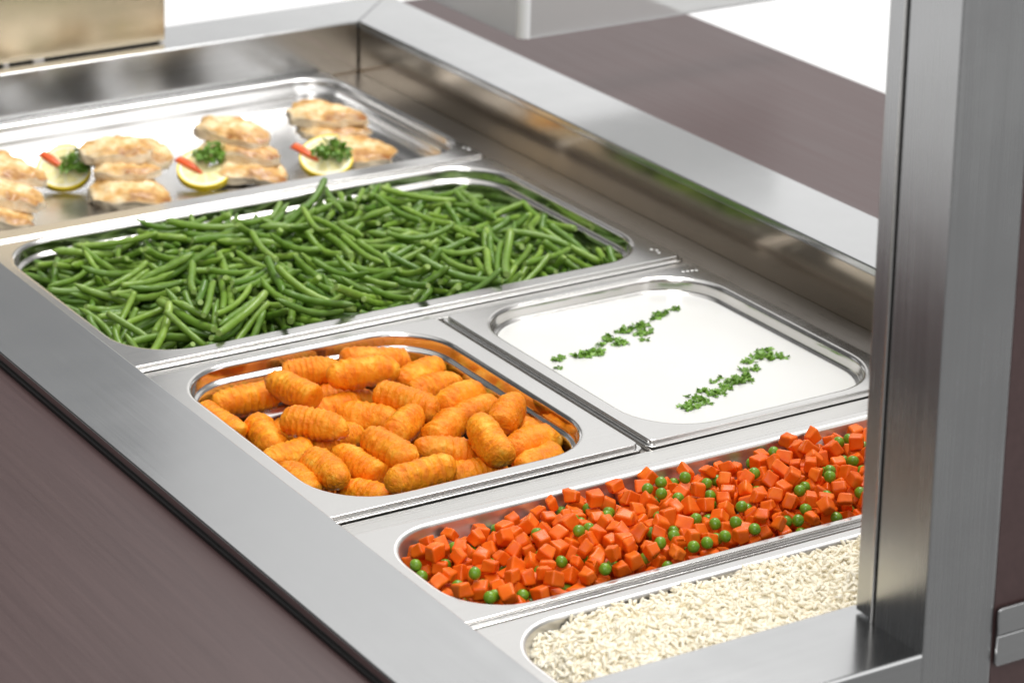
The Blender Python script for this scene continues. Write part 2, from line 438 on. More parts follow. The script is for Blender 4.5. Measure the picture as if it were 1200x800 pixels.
def leaf(bm, c, rnd, s, flat=.5, mi=0):
    """one small lobed leaf scrap, slightly curled and with thickness from its fold"""
    az = rnd.uniform(0, 2*math.pi); til = rnd.gauss(0, flat); rol = rnd.gauss(0, flat)
    Mx = Matrix.Translation(c) @ Matrix.Rotation(az, 4, 'Z') @ Matrix.Rotation(til, 4, 'Y') @ Matrix.Rotation(rol, 4, 'X')
    lob = rnd.choice((3, 5, 5)); n = lob*2+1; ln = s*rnd.uniform(.8, 1.25); wd = s*rnd.uniform(.45, .8)
    cv = bm.verts.new(Mx @ Vector((ln*.4, 0, ln*.08)))
    ring = []
    for k in range(n+1):
        t = k/n; a = (t-.5)*2*math.pi*.93
        rad = (1.0 if k % 2 else .58)*rnd.uniform(.85, 1.15)
        x = ln*(.42+.58*rad*math.cos(a)); y = wd*rad*math.sin(a)
        ring.append(bm.verts.new(Mx @ Vector((x, y, -.18*ln*(rad*math.sin(a))**2+rnd.uniform(-.08, .08)*ln))))
    for k in range(n):
        f = bm.faces.new((cv, ring[k], ring[k+1])); f.material_index = mi; f.smooth = True
def stick(bm, a, b, r, mi=1):
    a, b = Vector(a), Vector(b); d = (b-a); q = d.to_track_quat('Z', 'Y')
    bmesh.ops.create_cone(bm, cap_ends=True, segments=6, radius1=r, radius2=r*.8, depth=d.length, matrix=Matrix.Translation((a+b)/2) @ q.to_matrix().to_4x4())
def clump(name, loc, size, seed, label, cat, group, n=None, dome=.34, leafs=4.0, flat=.55, stem=True):
    rnd = random.Random(seed); bm = bmesh.new()
    n = n or max(3, int(size*size*.30)+2)
    for k in range(n):
        rr_ = size*.5*math.sqrt(rnd.random())*(1.0 if rnd.random() < .85 else 1.35); a = rnd.uniform(0, 6.283)
        p = Vector((rr_*math.cos(a), rr_*.75*math.sin(a), rnd.random()*dome*max(0, size-rr_)*.5+.25))*MM
        leaf(bm, p, rnd, leafs*rnd.uniform(.6, 1.15)*MM, flat)
    if stem:
        for k in range(max(1, n//9)):
            a = rnd.uniform(0, 6.283); L = size*.32
            p = Vector((rnd.uniform(-.3, .3)*size, rnd.uniform(-.2, .2)*size, .5))*MM
            k0 = len(bm.faces)
            stick(bm, p-Vector((math.cos(a), math.sin(a), -.1))*L*.5*MM, p+Vector((math.cos(a), math.sin(a), .15))*L*.5*MM, .00045)
            bm.faces.ensure_lookup_table()
            for f in bm.faces[k0:]: f.material_index = 1
    me = bpy.data.meshes.new(name); bm.to_mesh(me); bm.free()
    me.materials.append(M['parsley']); me.materials.append(M['parsley_light'])
    o = link(name, me); o.location = Vector(loc)*MM
    return tag(o, label, cat, group)
FAR = [(52.8, 200.5, 7), (43.8, 184.6, 3), (75.1, 196.8, 9), (88.3, 196.0, 10), (102.2, 209.8, 5), (116.0, 219.6, 5), (114.2, 212.0, 4), (118.5, 203.2, 8), (139.0, 224.7, 8), (131.0, 224.6, 3), (152.0, 224.3, 6), (159.2, 227.0, 8), (146.6, 211.8, 8), (140.7, 199.8, 4), (175.6, 236.0, 5), (187.2, 241.0, 9), (205.4, 244.8, 6)]
NEAR = [(89.7, 65.9, 11), (101.3, 85.0, 2), (105.0, 75.1, 8), (106.3, 66.7, 6), (116.6, 88.5, 5), (124.8, 80.1, 10), (137.5, 99.2, 4), (149.6, 102.8, 2), (139.7, 84.0, 6), (154.5, 92.0, 12), (167.0, 91.4, 4), (175.6, 107.1, 5), (181.8, 103.8, 6), (187.5, 119.3, 7), (205.5, 124.2, 10), (216.7, 132.9, 7), (209.6, 115.7, 4), (218.7, 114.9, 6)]
def between(row, seed, n):
    r = random.Random(seed); out = []
    for k in range(n):
        i = r.randrange(2, len(row)-1); a, b = row[i], row[i+1] if i+1 < len(row)-1 else row[i-1]
        t = r.random(); out.append((a[0]+(b[0]-a[0])*t+r.gauss(0, 2.2), a[1]+(b[1]-a[1])*t+r.gauss(0, 2.6), r.uniform(2, 5)))
    return out
FAR = FAR[:-1]+between(FAR, 1, 11)+FAR[-1:]
NEAR = NEAR[:-1]+between(NEAR, 2, 14)+NEAR[-1:]
for i, (x, y, s) in enumerate(FAR):
    lab, gr = 'chopped parsley scrap in the far row on the white sauce', 'chopped parsley in the far row on the sauce'
    if i == 0: lab, gr = 'loose parsley scrap alone at the left end of the far row on the sauce', None
    elif i == 1: lab, gr = 'tiny parsley scrap just below the leftmost one on the white sauce', None
    elif i == len(FAR)-1: lab, gr = 'pale parsley scrap at the far right end of the far row on the sauce', None
    clump('parsley_scrap', (x, y, ZS), s*1.55, 100+i, lab, 'parsley', gr)
for i, (x, y, s) in enumerate(NEAR):
    lab, gr = 'chopped parsley scrap in the near row on the white sauce', 'chopped parsley in the near row on the sauce'
    if i == 0: lab, gr = 'broad parsley clump at the near left end of the near row on the sauce', None
    elif i == 9: lab, gr = 'largest parsley clump in the middle of the near row on the sauce', None
    elif i == len(NEAR)-1: lab, gr = 'small parsley scrap at the right tip of the near row on the sauce', None
    clump('parsley_scrap', (x, y, ZS), s*1.5, 200+i, lab, 'parsley', gr)

# ------------------------------------------------------------------ baked heaps (settled by rigid body dynamics)
# seven whole numbers each: shape, x, y, z, and the turn
BEANS = [
7,653,3755,39,8,-1,90, 7,-1566,3676,79,18,-1,28, 4,-799,3688,81,-30,16,-40, 7,-736,3909,60,-30,33,-33, 6,-1597,5990,15,-6,7,97, 7,-747,5861,56,17,6,-10, 7,-1866,4023,6,-25,-30,70, 6,1410,5689,48,12,1,98,
5,-919,3595,47,-58,16,6, 7,-2197,3973,-79,83,8,-3, 4,1813,4259,52,-37,-92,8, 7,1257,3899,45,10,-4,46, 5,843,4679,64,0,11,99, 2,-1631,4956,114,47,-15,5, 9,-1915,6054,-50,-84,11,5, 9,-635,5241,93,72,-14,-18,
5,-118,4132,43,-42,37,-37, 7,-2189,3895,-34,-19,-21,38, 5,-1951,3753,-47,-8,-43,70, 6,-1485,4943,88,47,-12,11, 3,-2168,5051,-80,52,-6,-37, 5,-241,4240,49,-13,-11,80, 3,-402,4864,123,0,22,2, 6,-2271,4098,-93,-22,-69,51,
8,776,4022,32,-40,34,-12, 3,588,5351,73,37,-8,-3, 7,-350,3679,49,-68,0,32, 7,-2207,5213,-82,9,-5,-18, 3,-1943,4633,11,8,-14,-37, 4,1107,5027,88,2,1,80, 1,-1829,4748,36,-27,3,-15, 7,79,4843,67,31,-38,-65,
6,-1529,3664,-30,63,4,31, 4,-830,5445,97,39,8,3, 5,884,4233,54,10,-16,98, 6,936,5291,109,36,36,63, 9,-912,4241,144,-36,-39,48, 1,-1834,4880,54,-9,-16,98, 5,-111,3890,-29,-20,14,-26, 3,-1952,5377,-22,7,-2,-34,
2,-1751,4042,27,61,-14,-41, 4,2104,4169,-77,40,40,75, 10,-1146,4523,126,-32,7,17, 10,-1443,3961,97,-35,-14,28, 10,140,4550,75,3,0,-70, 4,2244,4226,-124,45,-4,-56, 5,-1060,5974,68,-17,6,-8, 7,2338,4902,-105,-27,27,-62,
3,249,4443,71,-40,-45,54, 7,427,6069,6,15,-14,-95, 7,1277,5763,3,-58,4,18, 1,-105,3663,17,-6,3,-57, 6,-1633,4128,86,12,5,47, 1,-1943,5084,40,7,-9,16, 9,-48,5532,39,-84,16,-4, 10,200,5107,109,43,-38,-56,
4,125,3740,56,18,31,62, 8,-1225,5881,46,-69,31,-26, 6,441,4321,39,-47,-11,-8, 3,64,4258,15,3,-3,-47, 8,-73,4907,32,1,11,-62, 6,-671,4923,140,-1,2,-77, 6,1666,3815,4,-55,-7,20, 4,-1542,4617,112,9,1,53,
7,-1353,5371,14,-16,14,22, 10,-2031,4426,-53,27,1,17, 5,-2186,5600,-84,-66,-18,18, 6,-580,4290,36,-5,-8,76, 3,-496,4249,67,49,12,-44, 3,317,3851,-20,-18,-14,-22, 3,-2436,4534,-130,71,-38,-49, 6,-1406,4293,73,-22,-20,50,
8,-2214,4840,-127,-2,-17,98, 5,-2298,4477,-108,21,-8,41, 5,42,5211,124,-3,-1,66, 4,-1902,5678,-32,39,37,71, 7,637,5918,61,-40,40,-65, 9,1798,5113,6,-29,-18,61, 3,-1054,3980,88,6,-3,-72, 3,311,4012,30,-5,-16,-63,
6,-366,5717,88,24,20,23, 10,-1095,4857,47,-76,3,4, 8,-1701,3645,-36,4,-2,-97, 5,-627,5010,13,50,-24,-23, 10,627,3499,-31,-18,24,95, 6,-2117,6016,-92,4,-47,-85, 10,-1079,4374,108,-1,5,27, 6,1257,3562,-53,-36,-21,9,
7,-424,5433,50,-16,-15,-94, 5,486,4891,14,-62,13,-24, 0,399,4231,41,-16,27,-36, 8,-1674,4209,96,-8,18,-86, 9,719,4893,4,-44,21,-19, 7,-1042,4066,-78,-37,-42,54, 10,1843,5083,-95,-50,25,-9, 6,-1817,4831,5,-10,-41,90,
3,-833,4755,76,-42,33,-46, 6,1822,4955,-49,-88,-12,9, 4,1055,3888,14,7,0,52, 3,897,4389,28,-3,-15,99, 9,-1514,3807,71,-34,-12,23, 1,-247,3662,-20,-26,45,-85, 3,-783,5724,23,-31,5,-32, 6,1152,3891,16,52,21,42,
10,-1103,4287,96,11,5,26, 2,271,5028,129,53,52,43, 9,-2120,4449,-166,-97,0,-14, 8,1653,4777,-43,0,-2,8, 5,-2157,5186,-186,-78,1,31, 4,-64,5702,-7,15,30,-93, 10,-1232,3739,19,39,-57,-34, 0,2109,5219,-57,89,-7,12,
2,-33,4161,-22,39,-32,-22, 0,-1441,3617,-23,-62,-38,-1, 1,1306,3832,-19,-4,-26,8, 2,1303,4717,22,-9,-3,72, 4,1245,4133,6,60,23,50, 7,706,3953,-109,-64,13,-8, 10,-1987,5531,-74,27,10,73, 10,-2304,5764,-181,30,-18,-48,
3,1806,5563,-66,-38,16,-48, 3,-965,3753,-64,40,54,50, 9,-708,6013,-8,90,-33,28, 4,1992,6008,-111,-49,-6,19, 9,1555,5647,-69,-52,30,-63, 6,-2064,5863,-113,-2,-46,-82, 7,2085,3950,-176,-51,28,4, 6,-2235,5353,-233,11,11,0,
6,446,4750,16,42,90,6, 5,-1274,5073,39,26,55,53, 4,1484,5264,-43,-46,3,25, 9,220,5729,38,-11,47,86, 10,-1799,5687,-35,25,42,51, 8,1931,4907,-122,-12,-8,99, 9,-1456,4038,48,-49,-38,37, 1,-1707,3878,32,-18,54,-66,
6,-1690,3727,-95,-42,19,-21, 10,388,4017,-26,18,55,-77, 11,471,4443,51,3,56,-82, 6,785,5510,95,39,29,25, 10,-469,3924,-93,42,12,-37, 8,765,3771,-95,16,6,26, 5,218,5336,45,68,-18,-26, 1,909,5219,18,22,5,16,
2,894,4864,17,-66,22,-2, 6,-2410,5618,-139,36,5,52, 5,1170,4349,-41,-53,31,-18, 9,-1165,4721,95,74,51,32, 1,1492,5118,-27,36,-20,-74, 9,-954,3886,4,-6,21,-84, 5,-2348,4329,-186,20,-5,42, 8,1629,4271,-24,43,28,31,
2,-834,4317,102,-14,99,5, 7,2011,4643,-38,45,30,35, 2,279,4468,15,-83,-18,-4, 8,-1208,4398,96,-12,6,-96, 10,-2089,4617,-117,47,-5,-11, 1,75,5651,-3,-63,-17,-18, 3,1061,4034,-40,-56,69,-34, 3,2007,4417,-80,40,4,56,
5,2097,3754,-171,-48,15,19, 10,-2124,5927,-168,-71,36,-15, 3,-1732,4110,-33,41,23,74, 9,120,3605,-106,-27,-16,24, 1,-652,3707,46,-15,48,86, 11,2358,3799,-140,16,-10,62, 4,-74,4959,-37,59,5,-10, 8,1722,3869,-156,-47,6,-74,
11,546,5724,93,-71,-67,14, 3,-2491,4056,-161,6,14,-75, 1,-1582,5926,-130,43,-42,-18, 5,-1693,5755,-46,32,31,52, 3,-1375,4680,-4,-36,-37,64, 9,2046,5689,-98,77,64,-2, 5,-2007,4157,-124,82,-1,7, 6,813,5794,-38,-74,-20,27,
11,944,5507,-39,50,-8,8, 2,-180,4697,-110,-43,42,2, 8,654,3928,-28,-43,-24,41, 7,-1906,4323,-66,60,19,24, 10,-1814,4142,-23,12,-17,76, 9,-1994,5860,-75,27,24,28, 8,1064,5337,-9,4,-7,-99, 0,-1913,5018,24,-33,-17,9,
6,-132,4134,-48,2,5,-22, 4,-1626,6180,-94,0,6,-3, 1,-1214,3949,51,-30,18,-59, 11,-195,4489,38,46,-27,-34, 2,924,4995,5,-12,4,-6, 9,-23,3575,-80,-26,-19,17, 2,1279,4289,2,57,18,49, 3,1057,5951,33,-9,10,-92,
10,-174,5728,-1,-42,-14,23, 9,2057,3730,-241,40,34,80, 8,32,5320,-1,-44,-13,63, 11,-456,4070,-18,-27,58,-13, 1,1978,5729,-109,-5,1,64, 5,873,5911,5,10,15,44, 6,-1728,5622,-99,32,-34,-44, 5,912,3589,-169,32,-23,9,
6,1573,3799,-63,34,34,48, 4,-2417,3697,-173,45,21,82, 10,712,5494,-36,30,38,49, 3,-2561,4279,-114,4,-3,71, 0,497,3897,-124,0,17,72, 8,-653,4224,11,-6,-16,-58, 10,1696,4026,-31,-70,-26,31, 3,-190,4019,-31,-49,29,-19,
3,-1112,5561,-30,-60,-7,27, 4,1240,5221,-35,-11,-6,31, 10,-918,5743,1,-5,6,94, 6,-19,6084,-143,-27,-24,21, 3,-100,3648,-101,23,10,14, 5,1689,4192,-30,44,32,31, 10,-1404,5701,13,7,19,59, 11,-2160,4070,-229,-60,-1,-15,
3,-2302,5412,-118,-30,-1,4, 9,1181,3623,-131,-11,-20,29, 6,501,5729,26,-53,-20,46, 5,995,3665,-141,-78,-20,-14, 5,453,6097,-73,-54,-13,16, 2,-1511,6095,-101,17,-19,-97, 7,1014,5817,-6,13,5,37, 1,2344,3925,-177,-20,-10,55,
4,-1014,5209,-50,23,56,44, 3,-851,5931,-43,35,-25,-82, 1,-1173,5647,-36,18,-91,-5, 10,2145,5490,-147,-62,21,-32, 4,-529,5066,56,29,-63,-47, 5,1785,4560,-125,45,23,53, 3,1451,4269,-63,-67,42,-35, 5,-726,5384,2,-52,-19,38,
10,-1259,5973,-45,38,38,51, 6,152,4914,12,62,8,32, 9,1354,4935,-14,-36,21,-64, 3,486,3675,-165,68,19,36, 6,694,4190,-64,73,-5,-12, 2,-2056,5329,-130,-42,12,-87, 3,-1608,5667,-108,25,-37,-50, 5,-1617,4326,-21,17,63,75,
6,-780,4222,24,76,-48,-26, 8,2107,4895,-141,54,22,45, 11,866,3586,-39,-3,34,91, 10,-2151,5636,-210,-75,48,-5, 4,1399,5707,-68,-82,-20,-1, 8,-472,4864,-31,49,36,28, 1,-1472,5607,-29,46,46,42, 10,-64,5928,-99,70,-1,36,
1,-31,5184,-24,47,1,10, 3,1510,4439,-18,7,10,63, 7,1356,4265,-11,45,32,53, 2,-107,5313,-21,-5,-22,-79, 10,1458,3791,-57,71,68,10, 7,-843,4211,-47,-41,-59,59, 3,-1552,5040,-35,64,-30,-54, 5,-279,3904,-126,8,13,53,
7,-2001,5712,-237,-24,-54,71, 3,870,4673,-67,34,-10,-92, 8,-844,3846,-113,-1,0,78, 10,1981,4238,-237,0,31,95, 0,-533,5494,-85,-50,-10,39, 11,1023,5222,-43,12,40,50, 5,-2062,6180,-177,-29,-10,7, 1,-1207,3936,-129,59,36,35,
10,921,4566,-8,-52,-21,23, 0,-779,4975,-8,87,-30,-23, 3,-971,5416,8,-8,13,41, 0,-1501,4454,-18,-40,24,-13, 11,-970,5574,-18,92,30,-10, 5,1047,4350,-122,-7,9,41, 0,164,4643,-29,45,28,41, 10,-1566,4128,-8,-36,45,-51,
3,-382,5376,-36,-45,2,-71, 3,-931,6128,-50,-10,2,25, 7,611,5391,-109,-51,5,10, 8,-340,3973,-103,-28,18,-80, 8,809,6074,-62,-16,-4,49, 3,-15,5602,19,-11,8,-14, 8,-2253,4671,-192,-13,-60,-79, 7,-2135,4410,-233,65,-13,5,
9,2088,6125,-212,18,0,-15, 0,1529,5976,-43,-22,-59,76, 4,632,4335,-32,3,70,-71, 11,1550,4797,-122,17,-30,94, 7,-1778,5166,-215,-73,-14,21, 2,695,5592,-4,16,5,42, 7,-939,4022,-299,65,-26,-36, 9,168,5253,-73,-32,38,-62,
1,1323,4684,-68,-19,-7,63, 4,28,4581,-12,-43,-25,30, 3,-1162,5907,-85,-49,-44,67, 5,-2322,4958,-238,-18,-70,56, 4,-1005,3762,-135,42,47,35, 3,616,4076,-1,34,-47,-73, 3,-65,5055,-11,-68,-7,6, 5,-2195,3741,-148,0,-19,-56,
2,1582,4942,-127,-12,-21,89, 7,-117,4061,-143,45,27,46, 11,1183,4565,35,-15,10,54, 2,1270,4781,-97,-8,0,63, 9,-2332,5483,-227,-75,12,-25, 7,473,5451,-130,-67,-8,7, 2,-1431,6030,-187,55,59,47, 0,-245,4873,-10,-97,14,14,
2,-108,5571,-135,-92,-21,-10, 11,1556,5167,-99,-7,18,-98, 0,-1754,4740,-136,-79,6,0, 7,1851,3863,-204,-63,-31,25, 9,-622,5608,-91,-55,9,34, 10,-575,5851,-38,-15,53,-69, 2,-31,4258,-25,56,-12,-34, 11,635,4670,-2,66,-27,-38,
11,-484,5424,-87,-73,-43,19, 4,-275,3649,-152,68,-5,-16, 9,-1190,4471,-5,3,-9,58, 4,1200,5711,-52,-34,-9,67, 11,-2198,4723,-125,39,6,-12, 7,1475,4445,-195,46,13,9, 9,-1689,4573,-48,100,5,-2, 5,-1220,4766,21,64,33,13,
6,-492,6044,-84,66,-21,-14, 0,-1049,5231,26,-70,-2,23, 8,-267,3463,-70,-26,1,2, 0,1640,4490,-45,-20,7,92, 2,-1040,4217,-222,45,59,40, 8,-1833,5553,-176,0,-14,97, 3,-145,4637,-73,72,-3,-8, 0,194,4121,-36,-10,-8,85,
7,-353,3582,-202,9,-4,98, 2,-1005,4560,21,-34,-43,62, 0,-477,4394,3,-17,-59,54, 2,788,5899,45,-22,13,51, 3,1007,6201,-110,42,-5,21, 0,1793,5253,-88,89,0,11, 5,-2337,5237,-230,54,-37,-28, 2,-1392,5857,-137,-41,-36,42,
2,-1575,5027,86,-82,-5,-24, 3,433,3901,-180,6,-77,63, 9,-1873,5649,-160,-46,12,-17, 6,633,5918,-119,-6,0,70, 11,-146,4560,-23,26,-9,32, 4,-2256,5751,-255,-30,31,-46, 3,2042,4058,-283,41,9,27, 5,2220,3610,-194,-43,14,43,
2,883,5187,-62,74,0,-13, 8,1993,4645,-133,57,-24,0, 3,-1785,4773,-66,11,54,77, 10,-295,5431,-99,14,22,53, 11,-907,3825,8,-8,-4,49, 7,-2080,6072,-334,-41,-3,23, 0,-2374,4922,-161,-14,-22,47, 7,-1303,4915,-133,-52,-21,38,
3,1340,5421,-126,-79,-1,-21, 6,963,5365,-58,-11,-7,17, 9,703,6013,-106,47,48,50, 11,1225,6112,-56,-10,0,99, 11,-1484,5395,-68,-21,64,-65, 2,-716,5448,-87,-52,-18,25, 3,-616,5909,-27,-64,-36,27, 2,-2251,4518,-186,-63,-5,-7,
0,1602,4277,-137,-53,84,5, 1,1160,5264,-83,-70,-32,2, 9,-2419,4072,-206,-26,71,-49, 6,864,5956,-66,-81,-26,30, 0,-1265,3665,-232,-34,-52,18, 1,754,4684,-29,-30,2,-69, 2,-1025,6167,-43,3,14,19, 0,-1830,5122,-138,-14,-53,64,
8,-1156,6224,-156,-56,-23,-16, 0,1400,4593,-122,50,-25,-24, 1,-1812,4629,0,-10,19,85, 1,-293,4409,-47,39,-26,-37, 3,-1009,5846,-240,-72,-43,9, 4,1847,5237,-163,-40,-22,21, 9,-1355,5004,-90,-3,6,44, 4,904,5733,-134,-9,2,-55,
0,-324,5152,-18,9,42,41, 8,-1103,5397,-57,-17,17,22, 0,-1828,4306,-305,29,9,71, 10,1469,6201,-138,26,21,-2, 9,-906,4101,-214,-79,-42,19, 6,1931,5369,-217,31,63,64, 7,-1840,4806,-204,2,-61,79, 5,58,6057,-100,-7,7,21,
10,363,4139,-153,-47,-8,-13, 3,2148,5845,-273,57,18,20, 3,-1684,3467,-79,-2,-26,-97, 7,1302,4596,-254,-10,-12,41, 2,-1523,5145,-49,-28,-45,80, 0,527,5984,-110,-6,-26,41, 10,-1319,4277,-11,7,11,67, 0,1366,3804,-110,33,11,-81,
8,-1452,3691,-129,8,1,-28, 10,2135,4289,-154,-1,-6,-93, 2,-1749,4883,-72,-24,-48,81, 0,614,3764,-227,-55,-75,-25, 11,-1792,4066,-170,19,-16,3, 10,392,4864,-115,-3,-8,45, 2,-1174,3673,-139,13,42,49, 6,2105,5511,-234,32,22,6,
6,-353,5964,-162,21,5,-70, 3,1943,5991,-177,-77,4,2, 8,-1916,4264,-344,-16,1,59, 8,-2390,5615,-258,-5,-18,-34, 5,-1200,3958,-208,-41,-31,49, 2,2269,4762,-130,-67,72,-16, 7,-1894,3875,-195,71,15,17, 7,815,4158,-170,-32,-41,55,
4,-1206,4958,-92,71,42,25, 8,-1109,5280,11,-78,-4,27, 11,259,4646,-15,-75,-43,26, 9,1817,3631,-227,1,-54,73, 5,-470,4042,-158,-62,-22,44, 10,818,4504,-156,-80,-7,-1, 6,-1076,4548,-201,16,53,74, 6,2050,5185,-145,70,7,6,
9,-392,5422,-164,34,-8,-27, 8,2250,4420,-273,23,7,80, 5,-1600,5062,-125,66,14,23, 9,154,3803,-110,-1,93,-35, 0,-1961,3742,-145,18,-38,-86, 2,-172,5975,-120,-3,-16,49, 8,-2560,4580,-180,5,-5,70, 8,-946,4205,-303,-30,-63,68,
7,-1931,5136,-277,74,10,3, 8,-14,4045,-239,-47,8,-9, 1,1841,4338,-159,2,7,51, 5,-1270,4091,-41,64,7,30, 2,-385,5742,-16,68,10,-7, 1,-447,5886,-26,-20,53,-66, 10,-2136,4594,-210,0,-1,0, 5,-2020,4214,-213,62,-7,-3,
8,-1254,4158,-182,-35,-37,46, 5,1212,4828,-82,-5,-5,62, 3,1037,5960,-176,52,49,36, 1,204,3637,-239,-28,-29,19, 8,-1115,5337,-102,56,69,12, 9,1873,4430,-261,61,-9,1, 8,-1240,4781,-183,-57,-13,30, 3,-613,5139,-111,6,80,57,
7,-433,4755,-103,-49,-12,40, 2,1496,5511,-94,26,2,2, 3,-1463,5546,-102,-15,45,-82, 0,-167,5355,-46,17,29,50, 2,-1951,3964,-285,20,-38,-80, 4,-61,5111,-181,-16,-61,76, 6,-570,4305,-31,-55,-49,40, 1,629,4566,-85,-21,5,59,
0,-1816,5277,-80,84,-54,0, 1,-166,5771,-159,-33,36,-4, 2,-1656,4990,15,3,85,-52, 1,570,3586,-86,6,93,35, 4,2183,4018,-270,-55,-16,25, 6,953,4945,-255,57,4,18, 6,1555,4509,-273,-5,10,9, 1,-1542,4325,-119,-33,-67,62,
6,1446,5562,-154,23,2,5, 8,-1026,3932,-25,17,10,49, 3,2198,4665,-242,-56,-22,8, 1,341,4401,-144,-1,-26,18, 0,-1253,4728,-88,71,44,22, 6,-1078,4728,-90,28,-44,-60, 8,715,5666,-181,59,14,6, 10,-1178,5235,-51,-56,-48,56,
8,-592,4834,-96,25,8,55, 9,197,5963,-118,-95,23,-19, 1,-882,5634,-165,54,27,53, 11,1716,5328,-157,-95,-2,-25, 3,1922,5899,-204,-77,4,10, 8,2019,4148,-302,11,12,22, 0,-1812,4239,-250,57,13,-34, 2,37,4139,-228,-14,1,-11,
8,330,4902,-130,-2,-9,45, 1,-822,4803,-12,0,54,-83, 2,1721,4624,-131,45,25,39, 11,-876,4912,-39,-86,48,13, 10,224,4305,-98,52,21,48, 10,884,3482,-55,-97,3,-9, 0,-932,5994,-45,-44,-28,28, 2,2066,5057,-298,45,24,15,
1,1623,5417,-268,82,-24,7, 0,2086,4366,-281,-82,2,-26, 4,2109,4612,-163,43,33,50, 1,1186,4696,-193,-32,17,42, 4,192,5876,-110,64,-34,-7, 5,177,5625,-126,-60,11,-28, 3,-403,5709,-154,30,72,62, 0,-1389,6048,-131,-62,-20,52,
3,-857,5437,-183,6,-5,58, 1,1307,6015,-119,18,76,60, 0,1676,5042,-120,12,80,-55, 6,-845,4822,-174,38,35,62, 8,1570,3980,-151,-55,-39,35, 4,782,5141,-117,32,-26,-35, 6,1167,3741,-173,36,-1,41, 9,-75,3704,-249,46,16,59,
3,579,4902,-75,38,20,48, 11,379,5272,-148,84,9,-26, 1,368,5203,-102,-7,-20,37, 0,1250,5974,-77,-19,17,-23, 3,-2211,6129,-263,-82,-12,17, 2,2188,5346,-280,85,17,10, 0,-566,5817,-263,-39,46,-24, 1,-389,5992,-278,61,9,-11,
2,1665,4019,-209,-57,-30,27, 7,209,5673,-186,-78,-43,7, 6,1889,5800,-174,74,17,9, 3,192,5693,-46,23,75,53, 2,-742,5994,-97,-80,9,-7, 7,-51,5257,-127,-48,-26,47, 9,236,3592,-124,81,31,-6, 2,-2142,5157,-285,87,16,2,
4,149,4078,-288,-62,3,-5, 1,-1754,5068,-241,-66,-26,16, 7,1701,4944,-205,78,31,21, 4,-612,3898,-184,65,10,12, 9,401,4566,-168,-55,-80,23, 7,-1133,5938,-179,-59,-36,29, 8,-834,4357,-55,-42,25,-44, 4,-1386,5311,-46,-43,-12,55,
4,-892,4777,-239,-64,-57,43, 4,1006,5492,-232,-70,29,-40, 11,-1678,4260,-150,34,7,-9, 5,-1244,6028,-240,-23,57,-67, 2,503,4555,-122,-80,59,-7, 2,1260,4270,-157,65,11,15, 11,1064,5610,-50,99,-5,-11, 11,-82,5786,-109,34,2,-58,
6,-918,4545,-284,99,14,9, 5,-1449,4437,-219,61,-7,-5, 9,657,4379,-212,24,47,57, 0,655,4934,-145,-51,30,-36, 8,-857,4199,-142,6,-53,-84, 2,-1625,4698,-225,84,-4,-1, 8,1102,4257,-219,-50,-1,10, 4,951,4489,-78,-44,-34,49,
1,1362,3882,-173,70,42,50, 9,-550,4566,-107,-42,-58,69, 5,1660,4586,-241,24,4,4, 1,-786,5038,-77,66,2,7, 2,897,5384,-123,-8,38,-92, 2,-41,4973,-118,1,-6,49, 1,1634,3888,-155,-78,-38,17, 0,1381,4834,-141,45,-45,-43,
5,1374,6076,-143,-55,8,-23, 8,-2079,5019,-358,-69,-18,18, 7,-406,4993,-221,-2,-9,75, 8,-979,4823,-273,-42,-31,63, 9,708,4993,-152,35,-8,-48, 9,2174,5448,-233,-12,15,15, 3,-1731,4666,-159,95,-7,-8, 10,-1825,5375,-170,-19,-50,82,
10,-1561,5260,-177,-52,17,-26, 3,-744,4727,-92,55,51,36, 0,-1743,4199,-142,43,-3,-8, 4,299,4998,-133,76,33,34, 10,-148,4423,-109,-69,-9,4, 6,206,4405,-84,-72,-46,19, 10,-798,5971,-162,-73,-46,31, 8,-1161,5748,-152,-58,-8,15,
2,-1164,5619,-129,87,-10,1, 5,1714,6112,-189,2,16,-5, 11,1257,4054,-92,67,60,27, 2,-1305,4064,-361,72,40,28, 9,2210,5315,-361,94,-35,0, 8,1421,4968,-358,-48,10,-9, 2,-1053,3814,-329,10,-1,78, 3,-1325,4262,-267,-84,-17,25,
8,440,4737,-284,7,6,-48, 3,2410,4405,-325,14,-4,70, 1,1640,5532,-281,76,-35,-38, 7,1419,5048,-275,-84,13,-8, 9,-2292,4709,-250,83,42,24, 7,-1189,3559,-165,-74,-4,-11, 2,-1142,6070,-286,55,15,37, 2,-235,4063,-272,-29,-23,69,
6,2025,6003,-280,-13,5,4, 4,-1553,4516,-205,-45,0,1, 9,-1019,5341,-235,-23,14,20, 0,1568,5496,-261,79,-31,12, 6,1805,4765,-217,-3,2,22, 8,1383,5407,-295,35,40,62, 3,274,5471,-292,-65,-19,19, 11,-187,4269,-258,-1,44,-47,
2,1887,5206,-201,54,0,31, 11,-1031,4580,-123,98,18,-1, 9,711,5112,-150,-50,13,-42, 9,2078,4816,-242,47,5,17, 3,207,5961,-232,-31,-25,50, 11,-563,6080,-214,5,3,17, 9,-641,4112,-131,71,8,16, 0,-1219,4569,-62,-79,-61,0,
3,737,6172,-192,-70,-11,4, 5,-903,4710,-71,28,64,50, 1,-1557,6260,-126,6,65,-75, 10,361,4676,-108,-53,-35,30, 1,-1402,4097,-8,54,-59,-47, 11,-1922,5192,-32,84,-20,2, 0,2225,5135,-170,79,19,-9, 5,2099,4559,-360,-45,-55,54,
11,-774,4924,-360,86,-11,-7, 1,2210,4902,-315,84,13,-1, 7,-539,4338,-359,62,-34,-34, 6,1008,4196,-365,47,-17,-27, 3,-1107,5515,-358,68,9,11, 8,-866,4282,-310,-32,-60,71, 1,603,5840,-354,-83,-26,15, 7,-1854,5517,-340,39,31,62,
